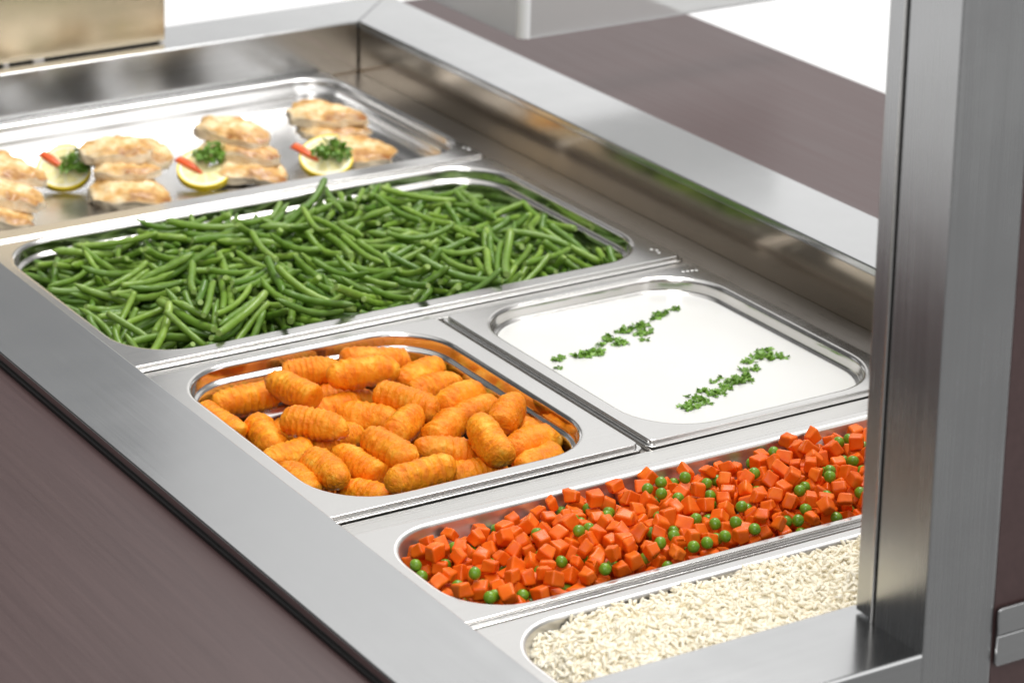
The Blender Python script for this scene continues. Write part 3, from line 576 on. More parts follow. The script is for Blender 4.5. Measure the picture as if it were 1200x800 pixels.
3,2162,4561,-297,66,11,-4, 10,-428,4252,-295,62,35,22, 5,-1972,4357,-292,-49,-31,37, 9,1299,4707,-288,78,37,19, 10,535,4793,-238,-74,33,-16, 11,1181,6060,-359,78,-24,-17, 4,-2036,4486,-207,85,-15,5, 8,1338,5258,-272,-51,-40,66,
10,587,5268,-293,0,4,46, 10,344,6035,-322,79,36,16, 6,1256,4853,-212,-89,-7,6, 5,-822,5916,-242,-60,-36,42, 10,1854,4259,-302,-50,-2,1, 1,865,4695,-183,16,-11,48, 6,-548,4553,-193,52,37,57, 8,-1090,5156,-221,4,71,60,
9,-610,4047,-169,-64,-25,42, 8,1623,5843,-258,-51,53,-25, 4,1432,5256,-129,67,27,27, 2,-205,4921,-196,45,31,28, 5,0,4434,-216,-8,-2,43, 10,-1049,5937,-267,-41,-21,30, 4,-50,5363,-250,-19,-14,30, 0,-1574,4062,-178,83,8,12,
6,-1020,5100,-69,58,32,26, 9,332,5985,-156,-82,-43,14, 7,-1875,3644,-166,23,-78,-57, 6,-1905,5088,-112,-47,9,-34, 10,1149,5973,-199,-11,-7,-79, 9,743,6265,-251,-69,13,13, 8,-1350,3773,-358,-62,-35,35, 8,-510,5591,-358,59,-39,-38,
9,281,3747,-363,-73,46,-27, 2,-1033,4014,-362,-81,-32,18, 9,197,4121,-363,-86,6,-4, 9,-2147,4067,-364,50,7,11, 7,-744,4220,-359,-46,-53,53, 1,214,4976,-362,50,-1,-7, 1,-53,4020,-363,-2,0,-100, 6,-2339,5350,-357,-77,-39,23,
10,1450,4422,-354,-77,39,-22, 0,1994,4457,-303,-48,-3,-10, 11,-1224,4617,-360,75,37,24, 5,732,4578,-360,-69,-14,14, 6,49,5198,-357,-82,-29,17, 8,1931,5265,-358,44,55,55, 10,1379,4653,-354,-77,40,-23, 10,-513,4021,-354,-19,-32,74,
1,-2502,3945,-359,42,37,58, 0,-2251,4267,-366,-46,-19,35, 7,-1919,5882,-359,71,1,1, 8,-2302,6043,-348,-50,-3,20, 8,1851,5473,-358,-51,-49,49, 8,-644,4024,-358,42,57,57, 0,2126,5547,-367,50,-4,-7, 11,2114,5981,-364,-50,-1,3,
3,-285,4508,-359,-70,-9,9, 10,-840,5192,-363,69,18,18, 6,1142,5587,-362,-62,-25,28, 11,-597,4673,-365,37,-33,-57, 2,2111,3691,-363,71,2,2, 2,-2423,5753,-363,-62,-35,35, 3,1534,4146,-338,-50,0,-15, 3,1125,4508,-364,-40,-29,53,
7,599,5691,-359,65,30,29, 8,-1748,3916,-363,-48,-15,23, 2,-1633,4854,-366,-41,29,-49, 5,735,4901,-360,71,3,3, 1,-301,5228,-360,2,-4,33, 4,1863,5742,-354,-1,-5,-28, 5,-2093,4286,-364,-47,-21,35, 1,1818,3989,-343,82,58,0,
7,-1406,5946,-344,-47,-72,42, 10,1453,4098,-365,58,-11,-14, 5,-1735,4410,-365,-2,1,85, 11,-2289,4541,-356,0,100,0, 3,2156,3891,-336,30,41,59, 2,86,4898,-362,86,-13,-7, 4,-2223,5360,-313,-25,-41,62, 4,-2031,5814,-296,61,12,32,
11,-1474,4003,-328,41,-37,-39, 3,1713,5032,-359,-70,8,-8, 4,-780,3625,-365,48,13,21, 11,-117,6063,-365,0,0,-71, 10,-228,4821,-363,71,2,2, 2,-721,4436,-284,87,3,2, 8,567,4284,-358,-70,13,-13, 7,-1530,4211,-332,-53,23,-41,
5,-1152,6222,-364,-1,48,88, 0,-648,3625,-304,95,28,6, 1,-1235,3765,-319,15,0,91, 0,-1111,5199,-365,0,-1,20, 11,1113,5101,-363,0,2,4, 10,-621,5459,-290,-66,19,-22, 8,244,5693,-358,-67,-22,22, 11,669,3866,-361,87,-2,-1,
1,-768,4722,-337,-5,-12,33, 4,-2419,5458,-363,-9,-7,52, 3,820,4152,-310,-62,-3,-6, 7,1428,3824,-334,-33,-44,60, 3,-1964,4041,-359,65,9,10, 4,453,3986,-307,99,15,-6, 3,664,4415,-305,-74,-14,23, 7,1060,5249,-359,-71,2,-2,
4,-499,5580,-277,-10,14,42, 4,-682,5871,-344,81,58,1, 4,1884,3967,-361,58,40,40, 1,1041,3908,-362,-50,0,-5, 7,634,4739,-359,-71,-4,4, 6,-1030,5702,-343,-59,-18,29, 3,922,5961,-301,-63,40,-27, 6,-643,5866,-284,74,44,15,
0,1271,5184,-362,71,3,3, 8,-1568,3805,-326,56,-7,9, 4,-70,6074,-296,50,6,-15, 4,-166,5248,-355,80,33,19, 1,-1184,6060,-357,-76,4,-4, 7,-491,4944,-364,-50,6,-11, 6,-607,5320,-272,86,-11,7, 0,-30,5251,-364,-18,47,-81,
6,2032,5816,-357,15,85,49, 7,2058,4966,-329,37,14,14, 8,1582,6031,-358,66,25,25, 11,-828,3714,-294,-37,-25,24, 11,1063,3779,-365,-49,-8,13, 9,-2393,5058,-363,72,48,28, 5,578,5962,-284,44,56,55, 11,677,3574,-365,-14,48,-83,
5,782,4399,-299,58,33,23, 4,874,4974,-366,-50,-1,2, 3,-165,4474,-298,37,51,72, 9,-146,3920,-365,50,-2,-4, 2,1597,3703,-366,-1,-1,-82, 6,-1855,3608,-366,12,50,84, 1,1744,4427,-360,-68,19,-19, 11,36,4580,-314,55,7,37,
1,-2263,4364,-359,2,-4,34, 1,175,5549,-354,86,6,3, 1,-2052,4843,-359,3,72,70, 3,-1045,5423,-364,0,-1,14, 6,-2189,3613,-337,-6,-50,84, 4,-1694,3558,-290,70,5,3, 0,-1379,5345,-316,0,-26,83, 0,1028,5126,-280,-35,-94,0,
1,-365,5988,-365,-48,-15,28, 4,1798,5628,-283,10,71,-70, 4,1319,5610,-364,47,16,31, 5,-214,5823,-314,-72,8,1, 6,-2211,3861,-331,-50,-1,14, 6,1684,6011,-296,-55,-25,30, 11,2042,3965,-365,36,35,60, 10,-1287,5037,-367,-49,-10,17,
4,305,4599,-326,-11,-6,-25, 4,2368,4766,-279,11,13,64, 10,-279,3591,-363,-71,-2,2, 9,-1808,3691,-252,-43,65,-58, 10,1878,3740,-288,66,-31,-31, 3,-2561,4687,-357,4,-4,71, 3,1249,5751,-297,-58,-16,20, 6,626,3971,-355,24,6,14,
6,859,4561,-257,-5,5,57, 9,1632,4758,-327,47,19,20, 5,52,4792,-290,67,-5,-3, 1,1599,4823,-310,96,27,-6, 2,-1833,3694,-362,85,-19,-11, 5,931,3984,-285,52,14,30, 2,2013,3702,-278,-43,-27,71, 2,1434,3735,-250,74,45,3,
3,506,5046,-364,0,2,4, 9,-1493,4759,-304,1,3,30, 11,1321,4368,-326,-11,9,75, 4,467,4354,-199,46,-35,-39, 5,-293,4706,-356,-4,3,-6, 1,-2174,4631,-340,-4,-9,-29, 0,450,3633,-367,0,0,78, 1,2200,5470,-345,1,8,-14,
7,-1016,5614,-299,-58,-19,28, 5,364,4175,-355,27,-7,-8, 7,-1769,4840,-293,70,12,13, 5,-896,3861,-246,-16,74,-64, 4,736,5937,-291,-1,0,80, 10,1447,6024,-363,65,27,27, 11,1583,3945,-296,-42,20,-38, 4,-664,4521,-286,2,-50,-86,
1,-351,4022,-291,48,48,34, 10,2084,5915,-345,-26,6,0, 11,-2449,3644,-262,-40,48,-14, 0,264,4259,-367,0,0,-5, 2,-1431,5202,-323,-71,5,-15, 3,974,4502,-263,6,7,-71, 9,397,4931,-287,-99,-14,0, 0,-2049,3624,-362,17,72,65,
1,-2420,4896,-296,68,47,24, 1,-937,3504,-277,-6,-7,8, 4,1244,4308,-308,-39,24,-62, 11,1771,4194,-271,-100,5,4, 11,1865,5712,-219,23,56,34, 8,859,5862,-290,-60,43,-23, 3,-594,5120,-288,-66,10,-12, 0,-2125,4037,-283,69,45,22,
0,-1691,5053,-286,-25,-17,25, 0,-2060,4944,-319,12,-9,99, 3,-1612,3836,-258,-51,-28,45, 10,-1437,4411,-287,-70,-29,37, 11,1093,5933,-363,14,48,83, 5,-202,3740,-291,61,31,32, 1,191,4396,-330,-9,6,82, 0,-2458,4676,-331,-54,66,-45,
3,1566,4388,-288,79,-1,-14, 1,33,6236,-270,24,20,-15, 11,-694,4946,-307,-85,14,-6, 3,-1815,4902,-253,98,21,-1, 11,1252,4909,-295,24,-1,97, 11,-1101,4946,-360,-23,83,-49, 11,2251,4337,-365,-30,-40,68, 1,-849,5958,-365,0,0,34,
6,758,5057,-254,-36,-18,56, 6,-2564,4354,-289,3,-4,71, 9,1053,4650,-248,-5,7,70, 11,239,4000,-311,51,18,3, 6,-967,5200,-276,-62,-28,25, 10,-1583,5566,-352,8,2,-52, 6,511,5341,-357,-85,-18,10, 11,-17,3705,-319,-44,-26,66,
5,-452,6195,-355,0,-7,-6, 1,923,5434,-291,26,46,52, 6,-447,3651,-296,-66,-20,24, 3,2031,6065,-356,0,-6,7, 10,-1471,5091,-238,-54,-21,38, 2,-697,5075,-290,-99,12,1, 8,593,5506,-358,5,7,36, 3,-1105,4628,-353,-8,4,37,
11,1500,4583,-293,64,16,9, 7,-727,4992,-229,55,32,45, 0,-2101,4867,-252,82,44,20, 4,359,5108,-345,100,9,0, 7,-529,3850,-249,52,42,39, 10,1480,4142,-216,-47,-18,39, 1,276,4396,-303,-36,20,-46, 7,247,5262,-221,47,-53,-54,
9,19,4269,-269,13,85,-50, 2,437,5192,-366,0,-1,9, 10,999,6087,-367,1,1,-29, 10,-992,4627,-308,-55,-11,33, 6,-1538,3835,-239,-7,-4,54, 1,-816,4362,-226,4,-1,43, 10,-1838,6118,-287,64,-10,-29, 6,-885,3618,-261,5,10,22,
9,957,3825,-314,59,5,21, 10,694,5263,-285,-43,-19,42, 1,1738,5143,-354,-1,-6,-17, 1,1124,4739,-265,45,57,40, 9,94,5718,-360,22,-67,-67, 6,271,3735,-255,-81,31,-11, 0,515,3855,-287,-40,28,-22, 1,-1933,3673,-280,-81,-31,22,
1,-1201,4890,-260,9,-85,49, 0,817,3569,-367,-48,-15,26, 0,-684,6096,-268,-66,74,-3, 2,-1673,5495,-300,5,13,-44, 5,-1001,3691,-241,75,9,21, 9,1005,3465,-333,71,3,-3, 9,-306,6058,-288,-49,9,-15, 9,1765,5454,-259,-45,-82,28,
9,-1545,6024,-331,1,2,84, 3,-842,3647,-150,-10,-77,62, 4,267,3675,-301,51,-21,-28, 1,-1302,5190,-227,-35,-45,44, 4,-222,6265,-341,0,7,0, 8,-728,5590,-219,38,35,44, 1,1592,5190,-268,-14,6,34, 3,403,6011,-227,-70,-72,-6,
4,1177,5545,-302,51,27,33, 0,1758,5205,-246,-78,-28,6, 3,1265,5882,-284,7,8,27, 3,1307,4164,-195,48,26,30, 11,-1675,4752,-302,-17,90,-37, 2,-890,5673,-222,-89,-44,-10, 7,-1592,6156,-231,76,4,-6, 7,1473,3544,-269,-64,7,-15,
0,1478,6084,-305,15,-17,-97, 2,-378,3736,-190,52,-2,-18, 2,-1743,4131,-259,-45,-31,37, 2,451,5256,-290,-22,-8,38, 11,131,5960,-273,78,49,21, 5,1024,5919,-245,66,21,10, 11,-123,4945,-292,-99,12,-1, 0,-2449,5841,-270,-12,-41,72,
4,-1833,3870,-275,-54,-22,26, 10,331,5390,-296,49,20,36, 10,-479,4662,-228,-47,34,-44, 9,1305,6124,-318,-8,7,18, 0,379,4205,-216,31,39,66, 0,-1321,4723,-236,-33,-76,51, 7,1674,3474,-164,-17,-2,3, 8,-523,4988,-235,43,37,67,
0,1148,3610,-232,3,-9,45, 7,-1175,5037,-222,64,8,9, 6,1001,5003,-187,-14,2,47, 9,-1567,5720,-249,-58,-48,44, 11,-245,5437,-309,58,58,26, 8,428,5571,-199,-55,44,-40, 9,-1262,5569,-215,7,-5,5, 5,-1431,4706,-309,62,18,15,
0,-1012,5915,-367,-47,-17,30, 6,60,4981,-235,46,51,49, 8,1348,3527,-227,18,3,-98, 1,1348,5560,-225,34,-46,-78, 8,1902,4697,-323,4,44,-87, 8,-1292,5598,-285,-65,-26,8, 0,-631,5242,-286,91,-5,-22, 10,-2348,4042,-270,46,-36,-42,
8,945,4107,-237,54,-9,14, 8,-137,4885,-243,45,-15,10, 4,532,5732,-251,2,-16,19, 0,-2053,5628,-287,33,44,79, 5,-9,4582,-173,-53,-40,27, 9,-1445,6206,-295,-4,-87,47, 11,2259,5171,-286,-92,20,-7, 11,161,4399,-238,-71,-31,-5,
10,1472,3994,-230,-45,-18,26, 5,1754,3583,-175,-39,2,-7, 11,623,4648,-199,55,15,24, 4,-1779,5304,-242,-19,58,-77, 10,330,5936,-256,-5,2,-70, 9,429,3793,-278,-75,42,-9, 5,-1049,6036,-289,-15,-19,36, 6,-263,4377,-201,-31,-29,57,
8,-2474,4988,-285,-20,-6,63, 0,-1628,4497,-132,2,-5,94, 2,1041,3726,-229,-21,-15,42, 6,-74,5587,-277,33,13,24, 1,574,5026,-202,75,45,9, 2,947,3757,-262,19,-1,60, 5,-1202,4598,-136,-77,-8,8, 1,320,5298,-211,49,44,48,
0,2037,4972,-235,94,28,-6, 6,-2014,3696,-222,70,16,21, 9,1432,5322,-204,-1,-2,-16, 5,-2,5279,-216,58,0,24, 11,-1474,5754,-279,65,-44,-55, 8,683,5330,-205,-53,29,-43, 11,-142,5083,-264,-53,-9,32, 11,1398,5697,-246,-95,-29,8,
8,985,6078,-260,6,23,49, 3,-579,4439,-131,-68,-2,4, 1,-1390,5452,-205,45,4,6, 7,-200,6206,-186,-5,-69,72, 11,-368,5169,-262,-5,41,82, 0,-757,4777,-172,-24,-32,64, 2,-1602,3463,-297,-26,-2,1, 4,907,5152,-155,-11,7,84,
3,-1443,3489,-182,7,3,-100, 1,1319,5730,-239,-56,-22,20, 0,496,5865,-252,35,62,32, 0,-358,5151,-149,74,-54,-33, 2,89,4417,-213,-74,-35,26, 0,-1691,5195,-108,16,21,-47, 1,-691,4172,-126,95,17,3, 0,-581,5004,-138,-41,10,-27,
11,566,4739,-159,22,35,60, 11,-1781,5187,-141,74,-38,-22, 1,-43,5488,-167,-53,-20,47, 8,-542,4314,-164,-24,0,-8, 5,-459,5868,-213,37,-34,-72, 4,-587,3465,-345,100,0,0, 11,150,3598,-365,1,0,83, 3,1140,5068,-171,27,23,47,
11,-1425,5367,-113,-73,-49,32, 11,-1415,4364,-135,-34,48,-53, 4,1097,5676,-205,15,-58,-76, 11,196,3501,-268,-2,-84,-43, 0,-122,5648,-320,-14,8,32, 0,-291,5606,-294,-71,-47,10, 11,1656,5744,-229,-29,13,-9, 10,570,5786,-134,-37,-16,66,
11,1736,4731,-322,45,20,9, 3,792,3742,-158,98,14,9, 2,-531,3503,-124,27,0,7, 8,740,3639,-192,17,1,-97, 0,317,6267,-360,-26,-1,0, 11,-1410,4076,-86,-94,-32,-4, 11,1,5190,-103,-81,-51,18, 11,-1446,3885,-199,12,-2,-79,
11,1894,5870,-268,18,8,-2, 1,-259,4757,-142,2,7,-87, 0,1335,6083,-243,40,30,33, 8,-2514,5671,-192,-52,-40,57, 0,1211,5096,-83,-54,81,-21, 2,622,4786,-76,-8,-3,53, 9,92,3749,-170,88,11,1, 1,-1716,5689,-196,-57,12,-30,
11,1101,5312,-258,-83,-1,38, 11,-1632,5794,-304,-46,42,-29, 11,-112,5845,-234,64,31,53, 11,1216,5600,-176,4,-12,10, 3,1442,6037,-206,28,-71,-54, 6,-1618,5908,-231,6,37,71, 2,-309,5868,-116,-71,-37,38, 11,1482,4974,-224,98,2,14,
11,1120,5794,-42,63,66,17, 9,-2304,3717,-189,-74,39,-38, 0,-1145,5536,-113,-64,20,9, 11,1338,6263,-359,4,0,-100, 0,-639,5323,-142,-9,19,39, 11,2420,3952,-280,-44,-6,68, 3,564,3498,-191,70,6,-6, 11,-1310,5847,-102,-76,-49,39,
2,1580,6269,-191,1,26,-97, 0,-230,5343,-89,-62,-10,55, 0,-466,5375,5,75,-62,-7,
]
CARROTS = [
1,-1614,-987,-290,-3,-72,69, 6,-1333,-1595,-233,7,-5,-99, 9,-1775,-1356,-254,100,2,-2, 4,-2301,-630,-256,6,-2,-70, 9,819,-1504,-246,63,-32,-32, 10,-2433,-1163,-199,31,68,-13, 3,-1043,-1496,-241,-72,-5,-68, 1,-205,-912,-296,-69,-16,11,
10,12,-1538,-258,28,-11,-46, 9,993,-694,-308,-39,-62,57, 4,1101,-1594,-251,-97,25,3, 0,-481,-807,-295,-68,-11,-70, 3,-1273,-1163,-268,-10,68,13, 10,-416,-1171,-286,10,92,-10, 3,-607,-643,-320,90,-43,1, 4,-15,-974,-300,7,3,25,
8,-851,-1417,-255,43,61,-41, 8,1854,-489,-327,-52,48,-53, 3,-2123,-1497,-212,2,-100,-5, 10,446,-1002,-299,23,41,-81, 9,706,-493,-305,25,-70,27, 1,-222,-1076,-274,66,17,-71, 3,697,-1165,-276,4,5,68, 1,-2294,-768,-234,5,-3,42,
10,1288,-1088,-293,21,-83,51, 10,1651,-685,-314,11,-71,12, 4,-2420,-1359,-179,-51,-48,42, 5,1406,-695,-316,40,-59,34, 9,-1411,-1479,-247,63,77,1, 1,-601,-806,-295,39,53,-43, 5,-1543,-780,-300,0,-5,-72, 2,1309,-1561,-241,69,15,21,
9,1423,-1424,-251,74,-67,-9, 1,-1739,-1609,-240,0,100,-2, 4,1789,-1344,-270,18,98,-1, 0,287,-694,-303,61,-36,63, 8,2053,-1132,-274,-20,-73,-12, 2,1364,-812,-300,-65,-34,36, 8,-654,-931,-295,40,-59,-63, 7,-1728,-1511,-247,-74,3,3,
8,539,-940,-289,88,48,0, 8,8,-1384,-257,-16,-68,68, 2,2218,-803,-289,-66,-24,-53, 4,-327,-1347,-267,-52,-47,42, 2,639,-1505,-245,43,-56,-51, 3,-73,-475,-314,-74,-3,2, 5,-1583,-1146,-281,-65,-30,-66, 10,-751,-905,-307,71,-16,67,
4,1779,-1611,-247,8,10,73, 10,-390,-464,-341,44,-67,56, 2,-784,-1208,-268,-64,-32,-61, 3,1588,-1616,-231,-49,-53,-47, 4,167,-485,-332,-49,-51,47, 2,2265,-1156,-250,76,-35,26, 2,-898,-1180,-270,61,40,-59, 10,-2603,-1251,-180,55,-74,-14,
6,-350,-1069,-285,59,-42,56, 2,-1313,-491,-324,71,-14,68, 2,-1724,-854,-295,-52,50,48, 10,2348,-1013,-284,68,-19,70, 10,-690,-1243,-281,-12,99,-5, 1,-1672,-1272,-261,65,-34,-31, 1,-2523,-1329,-167,-71,6,-11, 8,345,-1491,-251,7,66,74,
7,295,-502,-324,26,-68,-64, 10,1729,-592,-331,50,15,-68, 0,-10,-683,-298,-19,67,17, 0,831,-1368,-253,5,1,67, 0,-144,-1548,-230,70,17,-67, 10,1477,-820,-313,-23,34,91, 4,59,-789,-297,-68,17,70, 1,-572,-495,-325,-2,-2,76,
2,911,-1612,-236,-1,75,3, 7,-1762,-982,-287,-70,23,-15, 7,-995,-1099,-279,-98,20,1, 7,-953,-1452,-250,45,56,54, 3,-85,-1263,-258,40,58,58, 10,1302,-1298,-276,59,50,21, 7,932,-1440,-251,62,33,36, 10,-325,-815,-306,56,-83,-3,
10,989,-464,-341,-91,42,-3, 6,-1469,-1606,-236,-50,54,46, 1,-720,-1608,-238,5,-1,68, 10,2343,-1105,-291,-26,-1,96, 10,1441,-589,-314,-13,-98,-1, 4,-83,-892,-306,4,4,24, 4,-524,-1274,-272,-47,52,-58, 6,-961,-857,-297,50,48,52,
10,1389,-1057,-281,47,-52,-51, 1,-1642,-1403,-257,-63,-36,32, 6,-2328,-503,-241,-72,-12,6, 5,-1962,-1211,-246,7,64,-3, 3,-1257,-1390,-259,6,1,1, 2,1506,-482,-324,51,52,-48, 6,289,-1611,-242,-3,-72,-2, 10,-404,-657,-305,4,70,71,
7,1092,-597,-324,-3,0,-99, 10,194,-1591,-254,22,-86,-11, 4,1291,-1402,-254,-62,-34,-57, 4,733,-1603,-250,-70,71,2, 8,-1123,-961,-293,38,-59,-64, 6,-2448,-934,-202,5,70,71, 6,9,-863,-220,61,-59,54, 7,1546,-1509,-247,5,100,-4,
4,-1208,-577,-310,43,-12,82, 0,-142,-777,-289,-61,-3,79, 0,2342,-1462,-242,-24,-69,-23, 1,-736,-1487,-244,47,-55,-53, 6,1122,-1613,-143,2,-71,69, 1,-2080,-1612,-199,-50,-55,-48, 1,-958,-480,-329,-71,-4,-1, 7,-1481,-1041,-283,-55,-49,49,
1,-2376,-1549,-164,93,36,-3, 10,429,-1084,-293,-19,24,-92, 0,-941,-1317,-257,1,6,-63, 1,-1855,-759,-299,-1,-1,67, 7,-1233,-1276,-264,0,-100,0, 2,-869,-593,-312,1,2,-2, 3,1454,-1616,-231,-46,-53,-48, 2,-115,-1031,-281,-13,74,14,
7,-1870,-1600,-239,2,-3,67, 10,-443,-547,-335,-36,21,-22, 10,1647,-1157,-287,77,-36,33, 4,-1560,-1326,-259,-61,-24,-70, 3,2459,-953,-282,47,52,53, 7,-2568,-778,-206,-62,-36,43, 10,-1501,-464,-341,68,-55,-12, 1,1347,-491,-327,17,99,1,
10,-373,-1615,-252,-8,32,15, 5,1639,-1388,-253,0,2,-24, 1,96,-1609,-232,3,66,-1, 4,1700,-781,-314,-19,98,0, 5,-786,-1058,-260,71,-4,35, 6,-139,-1154,-264,-59,39,-38, 5,1880,-1130,-276,-61,39,60, 1,622,-576,-313,34,56,-37,
2,-492,-1506,-246,-50,-49,49, 2,2219,-1417,-253,40,54,59, 1,412,-732,-300,-68,21,66, 10,1521,-1417,-267,3,9,67, 2,-2212,-485,-268,-65,-76,-4, 8,2039,-1595,-241,68,32,-62, 4,-466,-1092,-277,5,-67,8, 2,-744,-680,-283,62,-51,59,
7,1311,-609,-298,61,24,-72, 10,-447,-991,-300,-46,-84,19, 10,2036,-1268,-279,9,7,-64, 1,1317,-1597,-132,-62,36,-34, 2,2443,-1233,-261,-9,-68,2, 5,205,-1351,-251,70,-71,1, 10,-297,-633,-328,1,-47,-71, 4,-1227,-1010,-280,71,10,-69,
5,-1804,-1224,-252,70,-20,-21, 8,1933,-1228,-272,28,65,61, 5,2417,-744,-306,71,5,-69, 8,2145,-912,-291,60,45,-58, 0,555,-1137,-265,55,37,-68, 0,-297,-1170,-272,-65,35,-34, 5,-2471,-1061,-196,-53,-49,-54, 10,-768,-569,-333,53,30,75,
10,-1879,-464,-333,-48,84,0, 9,346,-1155,-259,-15,-68,-11, 8,2132,-1592,-122,15,12,78, 3,-2098,-1237,-237,76,-65,4, 2,510,-628,-313,58,-44,55, 8,859,-1002,-290,47,-54,-58, 5,1502,-961,-186,52,-45,-10, 10,1948,-464,-341,22,-9,-58,
4,1457,-911,-304,7,1,-1, 10,101,-1327,-274,-34,-90,22, 9,-1617,-1216,-158,-1,73,-40, 7,896,-478,-303,-54,-48,-40, 10,2171,-1119,-290,-2,59,41, 1,-1619,-1610,-232,-47,48,52, 10,-2200,-1397,-214,24,-21,-18, 8,-871,-721,-312,-7,70,71,
3,2102,-1475,-238,53,-44,-40, 4,1003,-1535,-243,31,-63,39, 4,-1032,-1194,-278,-4,-71,69, 9,-678,-1136,-267,35,57,-38, 10,-538,-910,-306,-68,-27,65, 4,1681,-1525,-240,10,71,-11, 10,2191,-1576,-249,-5,-3,-97, 8,655,-485,-185,5,1,68,
1,986,-1011,-286,-1,-2,99, 5,356,-1372,-257,-50,51,53, 0,-2077,-501,-286,79,62,2, 3,-1529,-673,-314,1,-6,-100, 9,491,-1480,-234,-10,-69,-5, 7,1197,-1317,-269,2,-3,64, 8,907,-786,-304,-61,42,53, 3,-1533,-1490,-251,2,-4,-69,
1,2117,-1030,-284,-1,2,-89, 9,-1576,-1322,-154,-37,92,3, 6,-245,-1589,-244,-71,-13,-68, 4,-943,-1590,-252,4,6,63, 6,-228,-959,-175,3,71,6, 3,641,-1022,-291,82,57,3, 6,489,-1366,-254,47,52,-51, 10,1830,-1040,-296,-16,95,6,
0,-1484,-907,-293,-50,-54,48, 10,155,-1218,-283,34,-2,-68, 5,1105,-1074,-287,71,4,70, 1,828,-1140,-278,-4,72,-69, 1,-611,-1503,-241,-46,48,53, 6,-1087,-1310,-266,21,-69,20, 2,-431,-1320,-260,-58,-41,41, 2,754,-683,-309,57,-82,2,
8,-214,-1068,-159,99,14,9, 4,-1202,-871,-303,-52,-49,43, 4,1569,-882,-290,-1,69,5, 10,2109,-1370,-271,37,-47,-35, 5,1074,-1447,-252,-38,60,43, 1,724,-1335,-251,49,53,-55, 6,1601,-1000,-277,-65,-32,26, 10,1344,-601,-175,35,-70,-56,
7,352,-819,-307,-1,-3,-28, 8,1687,-913,-294,27,-96,1, 0,329,-1029,-276,69,-9,-8, 6,-982,-973,-285,0,74,1, 9,542,-1611,-237,4,71,70, 10,-1865,-876,-288,44,-52,-56, 7,1751,-1194,-270,20,70,66, 0,-635,-1371,-256,-71,-8,11,
8,39,-1244,-268,-69,-15,9, 1,-1210,-711,-305,29,66,63, 4,232,-1478,-244,-33,-62,34, 8,897,-1614,-122,45,-36,-57, 1,1009,-900,-288,-41,51,49, 0,-1870,-1473,-241,-52,49,-47, 10,1913,-1422,-267,42,-19,-89, 9,-757,-1345,-183,75,-60,17,
10,-1631,-706,-322,-48,-36,-25, 7,2081,-502,-324,-73,68,-1, 6,2002,-952,-290,53,44,48, 2,-2199,-597,-262,8,-74,5, 5,1094,-473,-312,51,-51,-50, 7,-2145,-719,-258,9,75,-10, 0,745,-1606,-138,61,54,44, 7,-1000,-716,-308,94,33,6,
1,-13,-1489,-175,1,41,89, 4,-516,-708,-302,39,58,-39, 10,2284,-884,-309,-30,10,-94, 6,256,-1259,-256,3,69,-73, 7,1281,-1187,-272,-74,-67,4, 0,522,-499,-318,-40,-58,-36, 8,-1783,-478,-329,-4,69,72, 10,436,-920,-306,-45,62,58,
3,-2230,-999,-234,32,-95,1, 5,472,-1050,-211,76,-14,60, 7,1856,-910,-293,-62,-79,5, 10,1563,-1330,-274,80,52,2, 1,-1975,-501,-185,-100,0,-7, 9,-2242,-1218,-215,-1,1,-59, 10,-29,-1134,-270,65,22,-68, 2,631,-1004,-184,-65,-40,30,
8,-1981,-1508,-228,-55,50,47, 6,2050,-844,-291,5,4,-17, 8,-1233,-1510,-248,-8,70,-71, 0,2406,-1354,-255,5,1,60, 4,-2398,-717,-236,7,-1,-29, 0,-2095,-1372,-215,1,-1,-100, 5,1398,-1525,-148,-92,-28,3, 0,-320,-528,-288,74,-54,4,
10,1522,-1531,-152,-90,-26,8, 0,-1952,-536,-302,4,-5,-27, 2,-439,-574,-200,-57,-41,54, 3,2132,-1082,-166,-63,-77,6, 2,1575,-1226,-267,-23,-66,-18, 3,-1661,-1067,-180,1,-5,96, 4,2323,-1260,-260,-55,40,62, 4,1805,-1488,-247,67,-22,70,
8,216,-1136,-277,-13,-69,68, 2,-834,-1560,-161,-20,55,-50, 7,1729,-606,-229,-20,-1,-44, 4,578,-1269,-273,-5,-70,70, 5,813,-1610,-26,41,-37,-58, 7,-2528,-687,-130,-14,-20,-86, 5,2449,-1105,-284,4,-73,0, 5,1313,-937,-291,-65,28,67,
0,1056,-1291,-256,63,-30,-29, 2,-2175,-835,-247,75,0,-66, 0,-1910,-1345,-236,51,-42,-45, 7,1560,-728,-306,55,-46,-44, 1,884,-1500,-116,32,18,72, 10,-1681,-464,-341,-98,-8,18, 6,-1432,-560,-316,-35,61,32, 10,1834,-1268,-279,38,-69,-45,
5,2233,-619,-301,52,-50,-49, 3,2210,-518,-317,48,-54,47, 10,-1419,-1354,-246,-8,70,8, 0,-225,-1609,-106,-51,46,45, 0,-981,-715,-195,2,-7,68, 4,1986,-1344,-250,49,-7,84, 1,2112,-624,-316,-1,2,-71, 4,-1804,-1395,-154,54,-84,-3,
3,-341,-957,-260,-51,-36,-24, 7,-191,-488,-326,-72,-70,-6, 6,68,-556,-321,39,57,61, 4,184,-980,-283,-73,47,-29, 10,912,-888,-308,42,45,69, 3,1189,-1366,-164,13,2,-10, 3,633,-1591,-112,-46,-26,73, 7,1128,-816,-308,3,-5,12,
6,-373,-1514,-236,-69,2,2, 4,606,-1389,-267,1,5,70, 4,122,-697,-321,-100,-8,4, 7,-2589,-1005,-171,-71,-24,62, 3,-341,-1092,-161,-52,-12,12, 3,1715,-471,-301,-67,-23,-28, 8,-1109,-652,-317,21,67,65, 6,166,-817,-304,44,-57,43,
